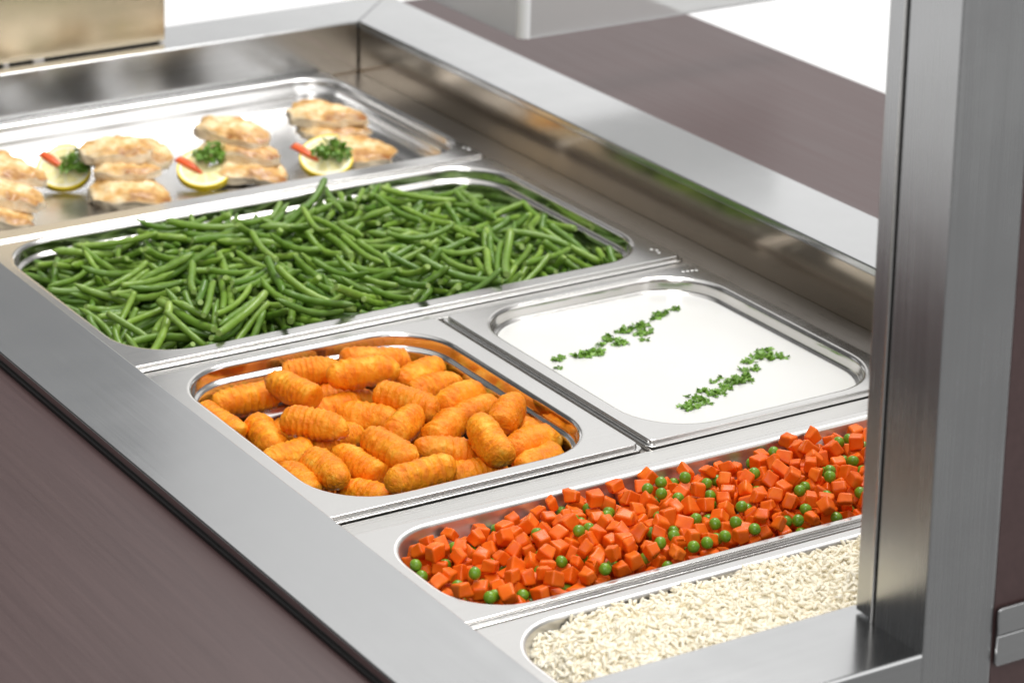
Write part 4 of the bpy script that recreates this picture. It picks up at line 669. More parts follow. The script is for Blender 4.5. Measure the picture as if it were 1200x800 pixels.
3,-2263,-1476,-147,-33,88,-8, 6,384,-612,-308,-1,-1,11, 10,-703,-1017,-206,-83,46,-1, 4,117,-1488,-237,-35,22,83, 4,-215,-1381,-268,5,2,-8, 1,-2316,-903,-223,-93,36,5, 10,-668,-731,-320,-75,48,-33, 0,-1895,-1608,-127,-73,0,-8,
2,632,-870,-294,-31,-95,2, 10,1239,-1476,-263,-43,68,-53, 0,-189,-642,-293,-2,-33,-10, 1,-1199,-1614,-214,-22,66,69, 3,550,-1500,-115,24,70,-32, 0,456,-1213,-262,-67,-33,-61, 10,1770,-974,-301,-53,54,55, 9,-1145,-1148,-281,-1,-2,62,
2,1455,-1190,-269,-39,-92,2, 5,-557,-1135,-268,11,-99,1, 10,-1846,-648,-303,-67,0,-2, 2,-1022,-1223,-162,-37,68,29, 7,1328,-907,-195,-71,-17,35, 9,1148,-1196,-269,2,71,71, 4,-194,-1512,-125,-5,73,66, 2,-462,-925,-212,9,36,-85,
6,-1080,-834,-295,-48,51,46, 10,977,-548,-335,2,-30,-67, 4,-546,-995,-284,52,-39,59, 5,1711,-1061,-256,-64,42,64, 4,1732,-1432,-251,-22,-67,-12, 7,1935,-1530,-245,38,93,-5, 9,-1298,-1538,-139,4,-11,-65, 6,-1552,-1601,-127,-44,-89,3,
7,242,-1118,-162,26,-61,25, 4,-723,-1607,-140,-69,72,2, 10,2252,-979,-282,-62,-31,-61, 6,-2056,-624,-290,-58,81,2, 7,-726,-470,-312,47,50,-52, 0,621,-1269,-171,-58,55,-47, 3,1247,-1041,-227,71,49,11, 3,208,-598,-312,-38,-58,61,
4,-345,-1621,-151,36,-61,61, 7,1618,-1481,-132,-23,-73,64, 10,736,-1069,-294,60,-50,-51, 9,-1612,-873,-288,50,45,-55, 7,417,-1584,-159,13,-47,-75, 1,961,-1027,-174,69,0,73, 7,327,-1507,-138,-21,78,-56, 1,2445,-1061,-165,54,-57,45,
1,-853,-1412,-131,-1,69,18, 2,-1144,-1296,-156,-27,-70,63, 10,-502,-606,-330,31,-6,84, 5,2427,-761,-195,-9,0,17, 4,-1600,-499,-324,-17,-69,-7, 0,582,-747,-287,44,78,41, 10,-811,-963,-302,19,24,-27, 7,-443,-470,-252,33,60,-62,
10,32,-464,-341,-18,98,6, 7,28,-1408,-119,76,-42,15, 9,-587,-1620,-237,-1,69,72, 8,110,-1088,-263,-9,11,41, 0,945,-1322,-170,-83,43,-13, 2,-560,-479,-133,-6,-77,-2, 1,-1409,-754,-299,-33,57,39, 7,-500,-1391,-169,-68,-58,-43,
4,112,-1389,-175,34,-27,-65, 8,-1350,-1050,-272,-45,-83,-13, 1,-1908,-1089,-271,-46,-54,50, 8,1615,-564,-316,28,-68,26, 1,2174,-951,-159,-56,-44,-68, 9,-349,-1423,-161,-94,-6,6, 10,2001,-1456,-264,84,-52,15, 10,1297,-1148,-184,-41,-4,-15,
0,2355,-654,-222,58,24,31, 10,519,-1615,-76,-32,63,60, 0,61,-1169,-168,-71,-38,-58, 10,2088,-730,-320,-1,-39,69, 7,1394,-1284,-223,-1,-55,59, 0,1944,-799,-297,5,5,99, 7,1813,-712,-290,-9,-42,-24, 10,-739,-1388,-269,-73,-9,32,
6,20,-1010,-204,66,-20,-28, 10,-1253,-1383,-151,58,-41,-51, 4,-883,-1231,-158,-52,-1,-18, 10,920,-608,-330,0,-3,-78, 3,-628,-1259,-193,-51,54,-26, 8,1258,-723,-312,-5,71,70, 5,-750,-478,-176,6,-72,68, 2,1395,-479,-199,-28,-66,-63,
4,-348,-881,-185,46,62,-33, 5,-1305,-805,-283,-14,-48,84, 7,-752,-1253,-134,-16,18,76, 2,-2161,-1109,-227,-60,41,56, 6,-1101,-683,-197,-1,2,-77, 5,-2224,-1364,-96,73,27,-39, 10,1972,-1054,-215,85,3,47, 10,-834,-1509,-260,-66,31,-22,
0,848,-1230,-181,12,31,-86, 6,1216,-548,-322,67,20,25, 10,528,-482,-194,-2,-71,71, 10,-2466,-1251,-189,-55,65,10, 9,1738,-1340,16,30,87,-5, 4,-28,-1620,-197,94,6,32, 4,-735,-816,-312,-3,5,100, 9,840,-1041,-175,10,-17,74,
3,-1806,-956,-168,-39,51,-67, 2,-1632,-1511,-132,5,75,-49, 2,1018,-644,-203,70,-3,-71, 0,-2441,-600,-224,6,3,90, 6,-2417,-901,-87,-67,31,65, 6,-2206,-1595,-120,-93,11,-34, 7,-990,-587,-319,-72,9,-1, 2,1976,-559,-319,6,-68,-73,
10,1995,-1496,-158,-1,8,10, 5,-1309,-621,-308,43,-90,1, 0,-1710,-601,-296,-47,1,-88, 10,-893,-1040,-296,26,-52,-25, 10,-655,-550,-334,-69,27,51, 0,1481,-792,-201,-81,11,36, 5,1008,-1516,-126,-1,-4,2, 10,227,-1582,-146,-88,47,-9,
7,-1772,-1112,-284,-1,-3,-19, 1,2205,-1303,-245,35,7,-92, 8,-2532,-1182,-165,42,53,69, 10,-174,-1290,-277,-61,-74,-12, 6,-403,-1220,-183,59,-16,-74, 0,1509,-611,-214,19,14,11, 3,1049,-482,-198,0,-100,3, 10,932,-1095,-292,-22,-86,7,
7,1841,-1609,-159,99,-4,-14, 6,472,-840,-274,86,-33,-3, 1,931,-489,-189,-44,-44,62, 7,-1216,-470,-218,72,-4,-3, 8,2423,-1337,-136,6,-10,99, 10,754,-1481,-131,65,-48,-43, 5,2076,-1339,-184,7,43,-28, 8,-1103,-1608,-155,-33,-66,-60,
7,2345,-867,-236,-78,-48,40, 10,-2490,-1469,-156,-64,29,-20, 3,-605,-1606,-121,-72,1,-4, 4,363,-800,-187,56,-19,40, 6,1848,-1273,-156,-72,-1,-13, 0,981,-1167,-227,44,-55,1, 6,1413,-1130,-155,-69,20,-38, 1,1737,-929,-187,0,4,-30,
7,-522,-839,-166,36,75,-17, 10,411,-503,-338,53,-37,-22, 0,-233,-1282,-192,-49,-5,-48, 10,827,-898,-307,15,-65,8, 10,1534,-1369,-203,36,-70,-21, 0,-1494,-1244,-258,30,61,67, 10,-460,-1626,-251,-16,39,-87, 1,395,-941,-206,-7,-39,87,
0,265,-1406,-125,24,8,78, 2,356,-1193,-133,47,59,-44, 5,-70,-577,-243,-73,29,26, 0,774,-810,-294,70,4,6, 4,-981,-594,-214,-50,-47,47, 10,-401,-738,-204,-81,37,22, 1,-1112,-482,-328,-12,99,1, 3,853,-1387,-96,69,-49,-46,
3,1724,-1605,-111,-73,1,-68, 10,-2206,-1316,-220,-13,71,-62, 10,-2571,-825,-66,-39,32,-86, 4,1060,-1383,-139,-55,-59,21, 0,2271,-1050,-157,25,69,-1, 2,424,-870,-110,21,48,-63, 10,1490,-1287,-277,-96,4,28, 7,-838,-485,-316,55,52,-44,
1,-856,-857,-280,-61,-39,62, 4,1931,-895,-193,-36,90,-24, 0,2068,-855,-180,31,64,69, 4,-702,-1507,-130,-74,4,-67, 2,-1738,-1308,-138,12,-74,60, 10,730,-1427,-266,-44,-28,61, 1,-519,-1236,-165,95,16,0, 3,-1763,-1613,-123,-2,72,69,
10,-52,-1350,-176,-51,24,46, 3,282,-484,-215,8,1,-100, 10,-1773,-1524,-143,31,-61,66, 6,1652,-486,-188,-5,41,-2, 3,-2045,-824,-277,69,-72,3, 5,1600,-1617,-106,68,73,2, 7,1643,-1017,-154,8,63,-77, 3,1450,-1605,-56,-3,-97,-2,
3,1183,-1497,-178,-36,4,92, 10,1883,-1515,-152,-84,42,-26, 5,-1346,-905,-245,-39,14,-83, 7,-1601,-592,-224,-44,-69,-44, 9,1138,-697,-287,3,-58,10, 9,101,-653,-206,-81,51,-29, 3,1529,-1089,-261,-88,-35,8, 10,475,-651,-193,5,0,-93,
6,2139,-747,-239,83,-22,51, 6,831,-579,-323,72,-8,69, 9,-1738,-745,-275,-41,-43,-62, 10,-443,-1116,-174,19,-35,-16, 3,-253,-787,-193,-6,16,-85, 2,-1524,-1426,-146,-27,59,18, 7,1926,-1165,-174,9,3,99, 2,1832,-595,-149,-19,-35,3,
4,-263,-735,-314,-6,-70,70, 2,1120,-949,-288,51,52,-50, 10,722,-1249,-201,-11,-59,75, 7,213,-739,-195,8,-58,35, 6,1859,-1398,-187,46,-68,-48, 4,1121,-1487,-78,96,5,26, 8,-1345,-517,-210,-43,-90,-8, 4,-1105,-578,-224,-99,9,5,
6,-1844,-571,-217,-60,-70,-12, 7,-857,-594,-207,1,-3,4, 10,182,-480,-240,-30,6,68, 5,723,-630,-175,-71,-33,44, 7,-1364,-1210,-186,-61,-48,-2, 1,1384,-990,-167,-62,30,65, 5,602,-589,-182,48,-56,-48, 1,1838,-1015,-190,58,-22,46,
4,-1715,-479,-242,-13,13,-64, 5,-556,-1052,-155,49,-1,17, 6,1252,-835,-205,-45,57,-67, 10,-1444,-547,-225,55,-51,50, 5,-502,-1314,-75,62,68,-32, 4,97,-913,-255,-15,20,-85, 3,-108,-964,-179,-1,10,1, 2,1656,-816,-200,57,25,-74,
6,1806,-811,-196,-20,-17,-75, 5,601,-1140,-150,58,16,-79, 9,2195,-1394,-122,36,-68,61, 5,510,-1366,-137,-61,-3,9, 5,-1913,-1215,-141,60,-40,22, 9,1695,-1282,-204,-4,63,66, 10,-53,-1067,-192,-23,-53,-56, 10,-622,-464,-240,13,55,-77,
4,2132,-1217,-251,60,34,-6, 7,916,-856,-168,-13,-70,-25, 10,1468,-1454,-169,18,-82,5, 4,1341,-1219,-140,-45,52,-5, 10,1308,-1589,-23,99,-12,-4, 2,273,-891,-231,-67,-8,46, 10,1011,-806,-315,15,1,-40, 10,-1662,-1382,-160,-25,89,-35,
1,1867,-594,-313,-49,-56,-47, 3,788,-524,-200,-36,-73,-17, 6,1207,-1161,-156,-20,70,0, 1,-572,-1463,-125,93,-27,-1, 9,-2193,-1231,-117,1,0,66, 5,-2324,-1348,-181,3,-6,-11, 10,-1210,-1108,-196,15,-36,52, 3,-1581,-975,-159,-17,56,41,
6,-1958,-973,-263,-1,0,-71, 3,-559,-603,-211,71,-25,-66, 10,2265,-714,-322,-64,-63,39, 8,1319,-1415,-139,-94,-33,-6, 1,-2473,-818,-150,-49,33,-81, 6,-1785,-640,-142,-81,27,-51, 9,1479,-896,-94,49,82,-15, 7,754,-930,-241,-30,61,65,
10,1248,-851,-311,34,-42,-49, 10,2328,-944,-129,-77,-55,-18, 1,1999,-697,-256,-85,24,-45, 5,33,-1003,-83,-6,-2,90, 10,873,-933,-213,80,14,-52, 1,-1269,-659,-196,2,-71,70, 10,856,-687,-324,20,76,56, 4,-1138,-1436,-181,-16,-43,28,
10,-1416,-464,-341,-14,29,94, 10,-1033,-1378,-152,70,-54,-7, 10,1486,-1449,-71,-84,-48,1, 10,1477,-1005,-299,76,43,5, 10,178,-853,-204,-30,-94,-12, 3,1180,-950,-174,92,-37,13, 2,-141,-1402,-175,1,-66,-74, 5,-983,-845,-170,-70,-13,-5,
9,-1025,-479,-212,-3,93,2, 10,-1954,-823,-203,-38,67,57, 10,-125,-869,-215,13,-64,53, 10,562,-866,-34,-19,-90,39, 0,-662,-576,-216,44,32,-68, 3,-852,-1100,-165,-53,54,66, 10,745,-1018,-233,-31,-34,70, 9,-439,-1026,-128,36,-64,-11,
10,1969,-486,-212,0,-8,-9, 8,-1131,-1169,-161,1,-8,-36, 10,1228,-641,-239,-55,20,55, 7,-2028,-1593,-78,-20,15,66, 10,-745,-1359,-37,-85,-41,-10, 7,-1882,-1489,-121,-12,-70,70, 3,-1376,-1404,-135,13,-99,-8, 0,1101,-1029,-164,8,-40,-83,
10,-1397,-666,-194,76,12,53, 10,1507,-1292,-151,48,-45,-2, 10,-2330,-826,-120,-37,-93,-2, 7,75,-1580,-116,-56,82,-6, 5,621,-1392,-147,61,4,2, 2,1794,-1147,-162,-10,-87,-43, 4,-265,-644,-221,80,51,25, 6,409,-561,-212,65,-28,63,
0,-2050,-1184,-135,68,-6,11, 7,-36,-1215,-142,57,-26,-42, 10,-1423,-1149,-288,12,-9,-54, 10,517,-1253,-164,32,31,-68, 6,235,-1241,-151,-49,-57,-42, 4,1769,-1497,-112,28,-65,57, 3,-1204,-897,-180,-60,-36,41, 1,-474,-1603,-130,55,47,48,
1,-1609,-1418,-34,50,40,-21, 10,160,-1620,-13,69,19,-11, 6,237,-986,-173,-45,67,-58, 3,750,-1354,-116,3,50,11, 10,942,-1608,-13,44,-34,-57, 2,-601,-741,-182,67,-28,62, 8,-2073,-484,-87,40,-55,69, 7,1112,-1234,-149,-41,-56,60,
2,-964,-1490,-127,-68,-72,10, 8,-173,-1177,-149,-5,0,-10, 2,-85,-1542,-95,13,-78,-24, 10,176,-1469,-86,-12,-50,62, 1,-943,-1324,-101,-1,44,31, 8,-1461,-1523,-140,26,-67,-64, 3,1637,-1382,-122,74,-17,-15, 1,2238,-1524,-144,72,-11,47,
10,-2091,-1300,-111,42,-33,55, 9,-2292,-1573,-20,-54,80,-11, 2,-612,-923,-178,-6,6,90, 7,-1874,-731,-164,-8,-87,-27, 10,356,-1267,-279,-86,5,23, 3,752,-840,-196,-67,19,45, 8,-300,-487,-170,-26,-30,-92, 6,1009,-1239,-141,6,62,77,
4,-1524,-497,-228,-81,19,55, 4,889,-689,-238,-55,-78,9, 5,-662,-1142,-145,-70,-18,-69, 8,-343,-1609,-18,1,-71,1, 1,136,-1068,-162,88,45,-18, 3,-1095,-804,-187,-71,7,70, 5,897,-1156,-110,-79,-44,-17, 8,-894,-1595,-34,56,65,43,
5,-2281,-640,-158,66,-8,74, 10,1953,-1626,-160,78,25,-8, 9,-859,-811,-173,36,-60,-38, 6,-448,-1170,-77,74,16,59, 10,2057,-732,-171,25,89,3, 2,-65,-790,-168,30,-12,87, 0,83,-778,-152,-1,45,-86, 10,1639,-1132,-210,-11,-56,-30,
10,-2005,-1477,-128,66,-72,18, 5,1910,-683,-200,18,-54,77, 6,-866,-957,-218,45,23,85, 5,-404,-802,-104,51,34,78, 2,2162,-640,-178,-82,19,54, 8,1584,-1208,-152,72,-27,60, 2,-1519,-1100,-166,45,59,-37, 3,1961,-798,-138,28,-37,87,
5,1060,-776,-180,81,3,10, 3,1865,-1613,-56,-7,12,-69, 7,-82,-1093,-100,30,44,75, 10,-114,-497,-121,-37,45,72, 1,2209,-521,-201,-55,-47,45, 5,-1239,-1244,-137,23,63,71, 9,352,-1192,-2,59,-44,51, 6,183,-558,-211,-81,-8,58,
10,-544,-495,-228,69,1,47, 8,-876,-486,-129,71,-21,65, 1,692,-1505,-42,-83,-47,-31, 1,2345,-1166,-164,17,-89,-31, 3,-2567,-1099,-85,-94,-18,-17, 10,656,-666,-325,37,72,50, 0,-1233,-773,-159,-34,59,68, 4,1240,-1401,-54,-47,78,-36,
1,1855,-478,-222,-3,99,-5, 0,1635,-605,-133,-95,16,-28, 6,1590,-716,-151,5,-81,53, 3,-703,-667,-155,-5,-50,79, 10,-308,-1185,-87,-6,-87,-46, 5,-1042,-1196,-69,73,52,-43, 10,351,-1060,-142,-18,10,-92, 5,2433,-1225,-101,-90,-5,33,
9,716,-1114,-167,-52,43,68, 6,418,-567,-95,61,-36,-27, 2,1219,-1506,29,-72,-56,42, 10,614,-1384,-22,43,43,34, 8,1784,-687,-189,67,-57,-28, 8,305,-1608,-38,3,-67,-75, 9,-767,-971,-102,94,11,24, 8,-2494,-751,-17,7,-90,-37,
1,2436,-1118,-51,-6,-29,95, 1,-1190,-1519,-99,-60,-76,-25, 10,1464,-1050,-190,-55,11,64, 2,671,-757,-199,-29,81,45, 10,-1721,-1439,-169,-40,-63,34, 5,953,-590,-105,-4,54,-84, 0,-268,-970,-62,90,-42,-10, 0,-1366,-1292,-60,-75,47,43,
0,-449,-565,-68,21,-14,-30, 0,-335,-483,-30,61,-67,-27, 0,-479,-685,-127,-28,91,-21, 3,1542,-1106,-134,31,66,-23, 9,2046,-600,-189,66,-25,70, 10,-1397,-843,-151,-11,-49,-64, 9,1260,-1169,-15,-2,-59,40, 7,1754,-479,-135,-33,64,66,
9,293,-638,-182,-26,7,87, 1,-1937,-931,-163,-10,-5,-8, 10,-2040,-1091,-191,-58,-61,48, 5,662,-1272,-48,-64,-8,32, 4,1353,-752,-196,-39,66,-58, 4,-91,-1438,-50,63,-55,28, 5,1063,-485,-97,-48,-51,-51, 1,-2344,-1100,-201,4,-9,-27,
10,631,-1017,-73,-21,-72,64, 1,-1636,-706,-210,-58,-52,49, 10,1894,-1330,-274,-83,-45,27, 10,-1965,-697,-221,-91,7,37, 4,1523,-501,-210,-39,-41,-61, 7,-1735,-1488,-63,28,-35,-39, 8,-33,-671,-198,-49,-21,80, 9,1925,-575,-82,59,-64,49,
7,1262,-495,-158,51,-67,-55, 5,1606,-895,-105,-90,-24,23, 3,726,-1402,5,30,55,-5, 1,1129,-1608,-29,13,8,67, 10,834,-1493,2,-54,-63,29, 5,785,-931,-77,75,-15,-13, 10,-1373,-1497,-60,-96,-5,23, 6,2449,-961,-148,78,2,-3,
10,-2123,-1501,-104,-69,72,3, 4,-607,-577,-99,-78,-5,-3, 10,1301,-1318,-194,-55,-82,-16, 10,328,-1497,-15,14,7,0, 10,2072,-979,-197,87,4,23, 0,-2407,-576,-115,-55,-51,-35, 10,-1514,-1607,-6,59,-43,48, 10,1203,-1621,-251,76,0,38,
6,1847,-922,-98,-66,-56,12, 0,1023,-912,-166,-72,9,-69, 6,958,-1478,-16,52,-57,-44, 0,-2058,-614,-152,-62,19,19, 5,212,-1200,-41,60,38,-55, 0,-564,-793,-54,-19,69,58, 6,-1091,-1043,-189,-93,5,33, 4,-16,-477,-165,-77,9,18,
10,-2298,-1268,-93,-78,11,39, 10,1184,-464,-237,59,13,-78, 5,-1145,-1370,-54,-42,-52,-51, 8,-1628,-829,-163,-83,-15,-53, 10,1697,-848,-105,-4,-21,94, 10,1743,-1396,-156,-16,-98,15, 10,1776,-1037,-80,-65,-61,8, 8,-1721,-1172,-154,-53,-23,-68,
9,77,-1137,-57,-22,-5,-33, 8,766,-1207,-88,-39,48,4, 0,387,-1321,-160,-11,-8,-99, 10,9,-1228,-53,18,6,92, 6,1333,-539,-75,-17,17,87, 10,-1095,-1503,-65,-36,-19,0, 10,1659,-1275,-64,-26,-32,45, 3,-1823,-482,-137,-72,-69,3,
0,968,-1362,-35,-49,-62,45, 3,2019,-1117,-95,16,14,81, 10,-982,-1135,-187,44,-6,-56, 1,1246,-702,-157,34,-10,-1, 10,2012,-980,-125,-29,-35,71, 6,160,-890,-112,-44,21,-45, 3,-387,-1068,-11,72,34,54, 6,-1171,-1077,-88,38,-81,-37,
5,-183,-859,-108,78,22,-14, 7,554,-867,-167,62,-13,72, 1,-1089,-939,-170,-69,-10,70, 7,1553,-1626,-10,-29,72,-60, 2,747,-1019,54,0,2,-31, 6,327,-1323,-26,52,78,22, 10,-932,-1452,-8,8,-76,-62, 1,-1772,-829,-162,-26,-18,93,
7,-366,-1332,-119,60,70,-28, 5,1298,-1053,-103,-2,-57,43, 0,-913,-1145,-73,-58,74,3, 4,661,-894,-176,57,46,44, 4,599,-701,-159,11,83,-23, 10,-1660,-1289,-53,35,4,86, 5,-1228,-1259,-17,51,59,-37, 1,2230,-847,-178,-49,-26,40,
1,79,-1500,-26,-24,8,39, 6,1602,-1154,-49,17,-49,-28, 10,-753,-1601,-16,60,48,-38, 4,-2188,-847,-143,72,69,2, 10,-943,-581,-105,64,39,-55, 7,245,-1082,-48,-80,-60,3, 2,1972,-1300,-131,-28,19,94, 6,1286,-902,-66,-27,-84,-11,
10,-357,-880,-29,80,-2,-41, 3,1998,-682,-80,-39,-72,41, 6,504,-977,-105,43,-12,-35, 2,1687,-1142,-117,20,83,6, 10,1452,-1375,-160,-10,64,-45, 5,830,-763,-178,46,-20,-42, 6,-748,-866,-204,5,-74,-67, 8,-1230,-1014,-152,-54,77,-29,
10,2437,-745,-91,-76,56,-32, 4,-1205,-577,-140,10,45,89, 8,-627,-1338,-83,65,40,53, 0,1365,-808,-83,-69,20,-16, 1,-1901,-1340,-121,46,-56,36, 6,-1312,-1425,-14,-19,75,-32, 0,-2066,-732,-150,90,-5,43, 9,1052,-968,-39,64,44,-51,
1,-750,-1100,-58,41,34,50, 8,1622,-482,-68,0,-73,68, 8,2114,-1492,-79,29,75,-52, 10,-1146,-779,-92,60,-36,-53, 10,-630,-1022,-58,-29,13,95, 4,-977,-698,-92,2,2,100, 10,591,-523,-96,91,30,-7, 9,279,-813,-108,-41,-23,80,
3,-340,-1514,-105,-7,-92,-38, 8,-1093,-1125,9,-74,-28,-13, 7,1810,-1391,-63,-24,-82,-16, 4,-1558,-1511,-22,-64,-8,-76, 4,-2360,-1233,-155,-41,-15,89, 10,1381,-1123,-62,-43,25,-82, 5,-228,-1504,-40,-62,-40,5, 4,419,-1448,-118,-62,-24,-71,
0,1582,-1518,-16,-69,-35,30, 10,-1789,-1081,-191,1,-13,46, 4,-1409,-1002,-196,-83,-36,39, 8,-6,-1614,3,70,-63,-21, 10,28,-711,-66,71,-61,36, 6,438,-1422,7,-18,-70,66, 9,-1470,-1196,-101,35,-63,67, 10,-848,-701,-105,-21,18,45,
6,-2302,-1153,-80,17,50,79, 6,-1197,-883,-58,-52,58,45, 7,1160,-579,-190,-45,79,42, 10,-109,-1626,-148,-39,51,-65, 2,-855,-1320,-18,30,-27,33, 3,618,-801,-94,90,-22,-36, 4,2261,-716,-167,-44,-75,2, 10,-183,-1043,-53,-74,56,-33,
10,2033,-1216,-218,-29,-5,-60, 4,119,-1274,-165,18,-64,-72, 10,1549,-871,-194,-14,52,20, 2,-28,-893,-76,30,82,-35, 10,-1952,-591,-205,45,-23,76, 5,-787,-596,-92,-85,-49,17, 4,1957,-1392,-92,56,25,-45, 1,1291,-1311,24,19,-60,75,
10,725,-750,-95,81,-49,-12, 0,2193,-1191,-159,43,9,-89, 0,-1813,-1144,-85,-1,35,-82, 6,-1215,-1483,48,-69,-3,-22, 5,680,-904,-80,-12,-69,-20, 0,2346,-1461,-77,37,16,-84, 10,-472,-1496,-65,31,-21,-14, 8,1239,-1263,-101,5,-87,-45,
8,-42,-1050,29,64,-34,68, 0,2419,-858,-61,26,67,18, 3,-2331,-1017,-106,3,-55,30, 10,-222,-1609,2,2,-3,3, 0,46,-601,-123,54,-66,-31, 4,-1722,-979,-94,23,-65,57, 0,-2528,-1370,-28,-22,1,-1, 0,-977,-464,-105,32,-36,-80,
9,1222,-615,-126,-6,-24,-42, 10,1475,-867,8,45,-86,25, 6,2087,-935,-45,62,12,-26, 8,1898,-1502,-47,-42,-47,-70, 7,-2396,-703,-112,-40,-68,-28, 10,-1097,-469,-145,24,67,-68, 7,-1921,-608,-96,-65,-73,-6, 2,1440,-664,-120,8,-80,-41,
9,101,-487,-197,57,-4,-82, 1,-1101,-686,-92,-2,0,-9, 8,1080,-592,-107,35,54,-66, 9,-552,-1210,-51,-85,40,-7, 0,-2018,-1254,-23,41,-22,46, 10,-659,-1413,-148,68,-48,-14, 10,-1699,-1095,-78,22,60,76, 7,-123,-1300,-109,-26,33,-88,
7,-2196,-1095,-95,-79,32,38, 0,-1560,-1114,-51,11,-7,78, 10,-311,-1502,29,-60,-15,79, 7,-1016,-1099,-95,-83,14,52, 2,510,-742,-86,35,28,5, 5,2289,-1345,-152,34,81,-46, 10,1191,-1088,-67,-39,69,1, 10,383,-712,-203,-42,-1,-90,
2,2242,-882,-55,-58,22,-3, 10,1122,-862,-210,-16,72,36, 10,558,-1197,-15,-53,-33,2, 8,-2220,-978,-133,54,-32,-47, 3,972,-482,-2,-3,-4,73, 2,-2084,-958,-249,3,2,-79, 1,1465,-1222,-65,-92,26,-29, 10,-1966,-1034,-167,-39,-21,-62,
7,-1325,-783,-64,42,-2,90, 10,968,-762,-209,31,38,69, 8,-1316,-487,-86,63,-56,-42, 10,-111,-692,-221,9,98,16, 10,922,-990,-59,-69,38,43, 0,2306,-1073,-32,-55,-26,-65, 8,58,-1394,23,42,33,14, 0,1879,-1131,-45,89,-40,-20,
3,1143,-699,-172,-26,87,36, 4,1075,-1318,-15,-25,51,-9, 6,-1377,-1610,-37,-38,43,-59, 10,-1828,-1264,-102,-52,-66,-18, 5,826,-626,-113,42,-25,-13, 10,-771,-1159,-178,87,-26,-35, 10,728,-1270,64,9,-63,15, 1,-547,-1153,-116,68,-65,34,
0,-95,-617,-117,-47,-69,29, 2,-123,-1122,2,-15,-77,-36, 3,-966,-1253,-6,85,-20,30, 0,-1928,-1586,11,97,2,-18, 0,-1444,-752,-96,35,5,85, 10,1759,-639,-61,-85,39,-21, 1,536,-1482,7,65,-22,-27, 7,-612,-669,-61,-7,-97,15,
9,1681,-768,-110,-46,34,52, 10,1253,-802,-112,85,11,23, 7,-964,-950,-134,58,26,-39, 1,-2438,-1050,-71,-62,-8,31, 1,613,-1578,39,12,38,84, 10,113,-949,-172,69,33,2, 4,484,-1167,-121,83,-27,-39, 9,-1457,-565,-121,-27,63,-70,
2,-325,-685,-110,11,-35,51, 2,1361,-1544,72,4,15,98, 6,1385,-1329,-72,80,31,-43, 0,-2025,-1400,-41,-22,-70,12, 3,1778,-785,-79,-18,62,-14, 0,-187,-487,-210,-69,-69,10, 10,2401,-1355,-3,37,-54,-72, 9,-237,-772,-72,5,49,15,
10,-114,-945,-37,13,-86,-41, 5,1051,-1124,-92,-89,-27,24, 10,-972,-1604,-119,20,-67,69, 10,825,-494,-69,30,-8,-1, 6,1377,-1204,29,18,-12,-14, 9,833,-1280,-37,-35,25,19, 6,-1863,-1006,-38,83,-40,-30, 10,-329,-626,-12,-55,72,22,
5,-1788,-753,-59,-39,70,-23, 9,-2376,-1361,-69,-2,-4,46, 4,-814,-1491,-31,-45,-35,-49, 0,2044,-807,-42,-59,-74,26, 9,1872,-1283,-42,-31,95,0, 7,1370,-1451,-4,-19,35,-16, 2,1451,-464,-118,-37,10,-91, 5,-1262,-1599,1,2,99,0,
8,-1707,-872,-68,-89,-10,39, 1,2022,-1588,-50,-58,67,-12, 5,-855,-902,-69,-40,-77,-42, 10,308,-965,-88,86,-32,-33, 0,1535,-1350,-49,-25,-91,-19, 4,-180,-696,-160,16,-22,-39, 10,-490,-681,-6,-20,39,90, 5,362,-721,-83,79,34,51,
5,-2077,-964,-137,50,56,-42, 8,337,-474,-109,76,4,-64, 4,-1459,-1291,-160,-38,-64,64, 1,-1302,-1136,-130,41,-81,22, 7,783,-1089,-64,21,-70,68, 10,-1675,-478,-147,0,-98,0, 8,-16,-1327,-57,-16,-25,-28, 5,1681,-1568,10,-93,36,-5,
0,667,-1154,-59,15,-81,46, 10,-766,-780,-235,53,-68,-43, 10,-657,-835,-196,-2,10,-69, 0,82,-867,-11,-50,2,-85, 5,1198,-735,-47,15,57,37, 6,703,-498,-78,-5,75,9, 8,79,-1243,34,-69,-37,-42, 10,2195,-1025,-31,-54,81,20,
10,-2428,-1148,-118,-34,61,59, 9,1650,-1028,-23,-74,-66,-13, 10,1487,-749,-64,-38,32,21, 10,-241,-1429,-180,55,39,74, 6,2108,-1400,-45,-91,8,-37, 10,1179,-993,-20,-26,15,46, 4,-1876,-1066,-151,29,-24,59, 10,1305,-673,-19,38,-72,-26,
10,2158,-769,-99,-28,5,91, 10,-336,-591,-183,58,45,53, 10,-2334,-1472,-69,22,79,-50, 9,1003,-822,-40,36,-35,60, 5,-274,-1281,-42,-25,-84,-39, 7,-2289,-715,-44,54,37,62, 9,456,-1082,-59,-52,-5,49, 5,1740,-1335,-105,-22,26,-39,
10,1725,-741,-219,60,-10,75, 6,-2187,-1190,-8,-61,40,63, 6,1949,-1207,-77,73,-28,62, 0,-475,-933,-68,54,41,69, 10,-1995,-1414,-245,28,53,-27, 6,955,-1249,-76,58,-21,-64, 2,-274,-1103,-8,-28,-8,-67, 4,2134,-615,-85,-51,82,-23,
8,1656,-1431,-10,33,-56,-70, 9,-627,-1128,-20,-20,-68,3, 7,150,-1339,-65,-61,24,9, 9,-2424,-849,10,14,-72,-67, 7,-1190,-1383,51,12,99,3, 10,-1114,-1238,-66,5,-64,51, 6,-110,-1542,47,20,19,-91, 0,-240,-557,-98,-72,-47,1,
6,-1986,-1027,-59,55,-27,17, 7,-686,-1495,-7,-45,56,49, 10,-1511,-1321,-45,-26,34,-27, 3,2310,-1252,-77,28,-30,56, 1,-638,-487,-24,-82,-6,-6, 10,2215,-1166,-44,15,6,97, 2,-2276,-913,-33,37,-48,-1, 8,-619,-906,-65,-66,-43,-48,
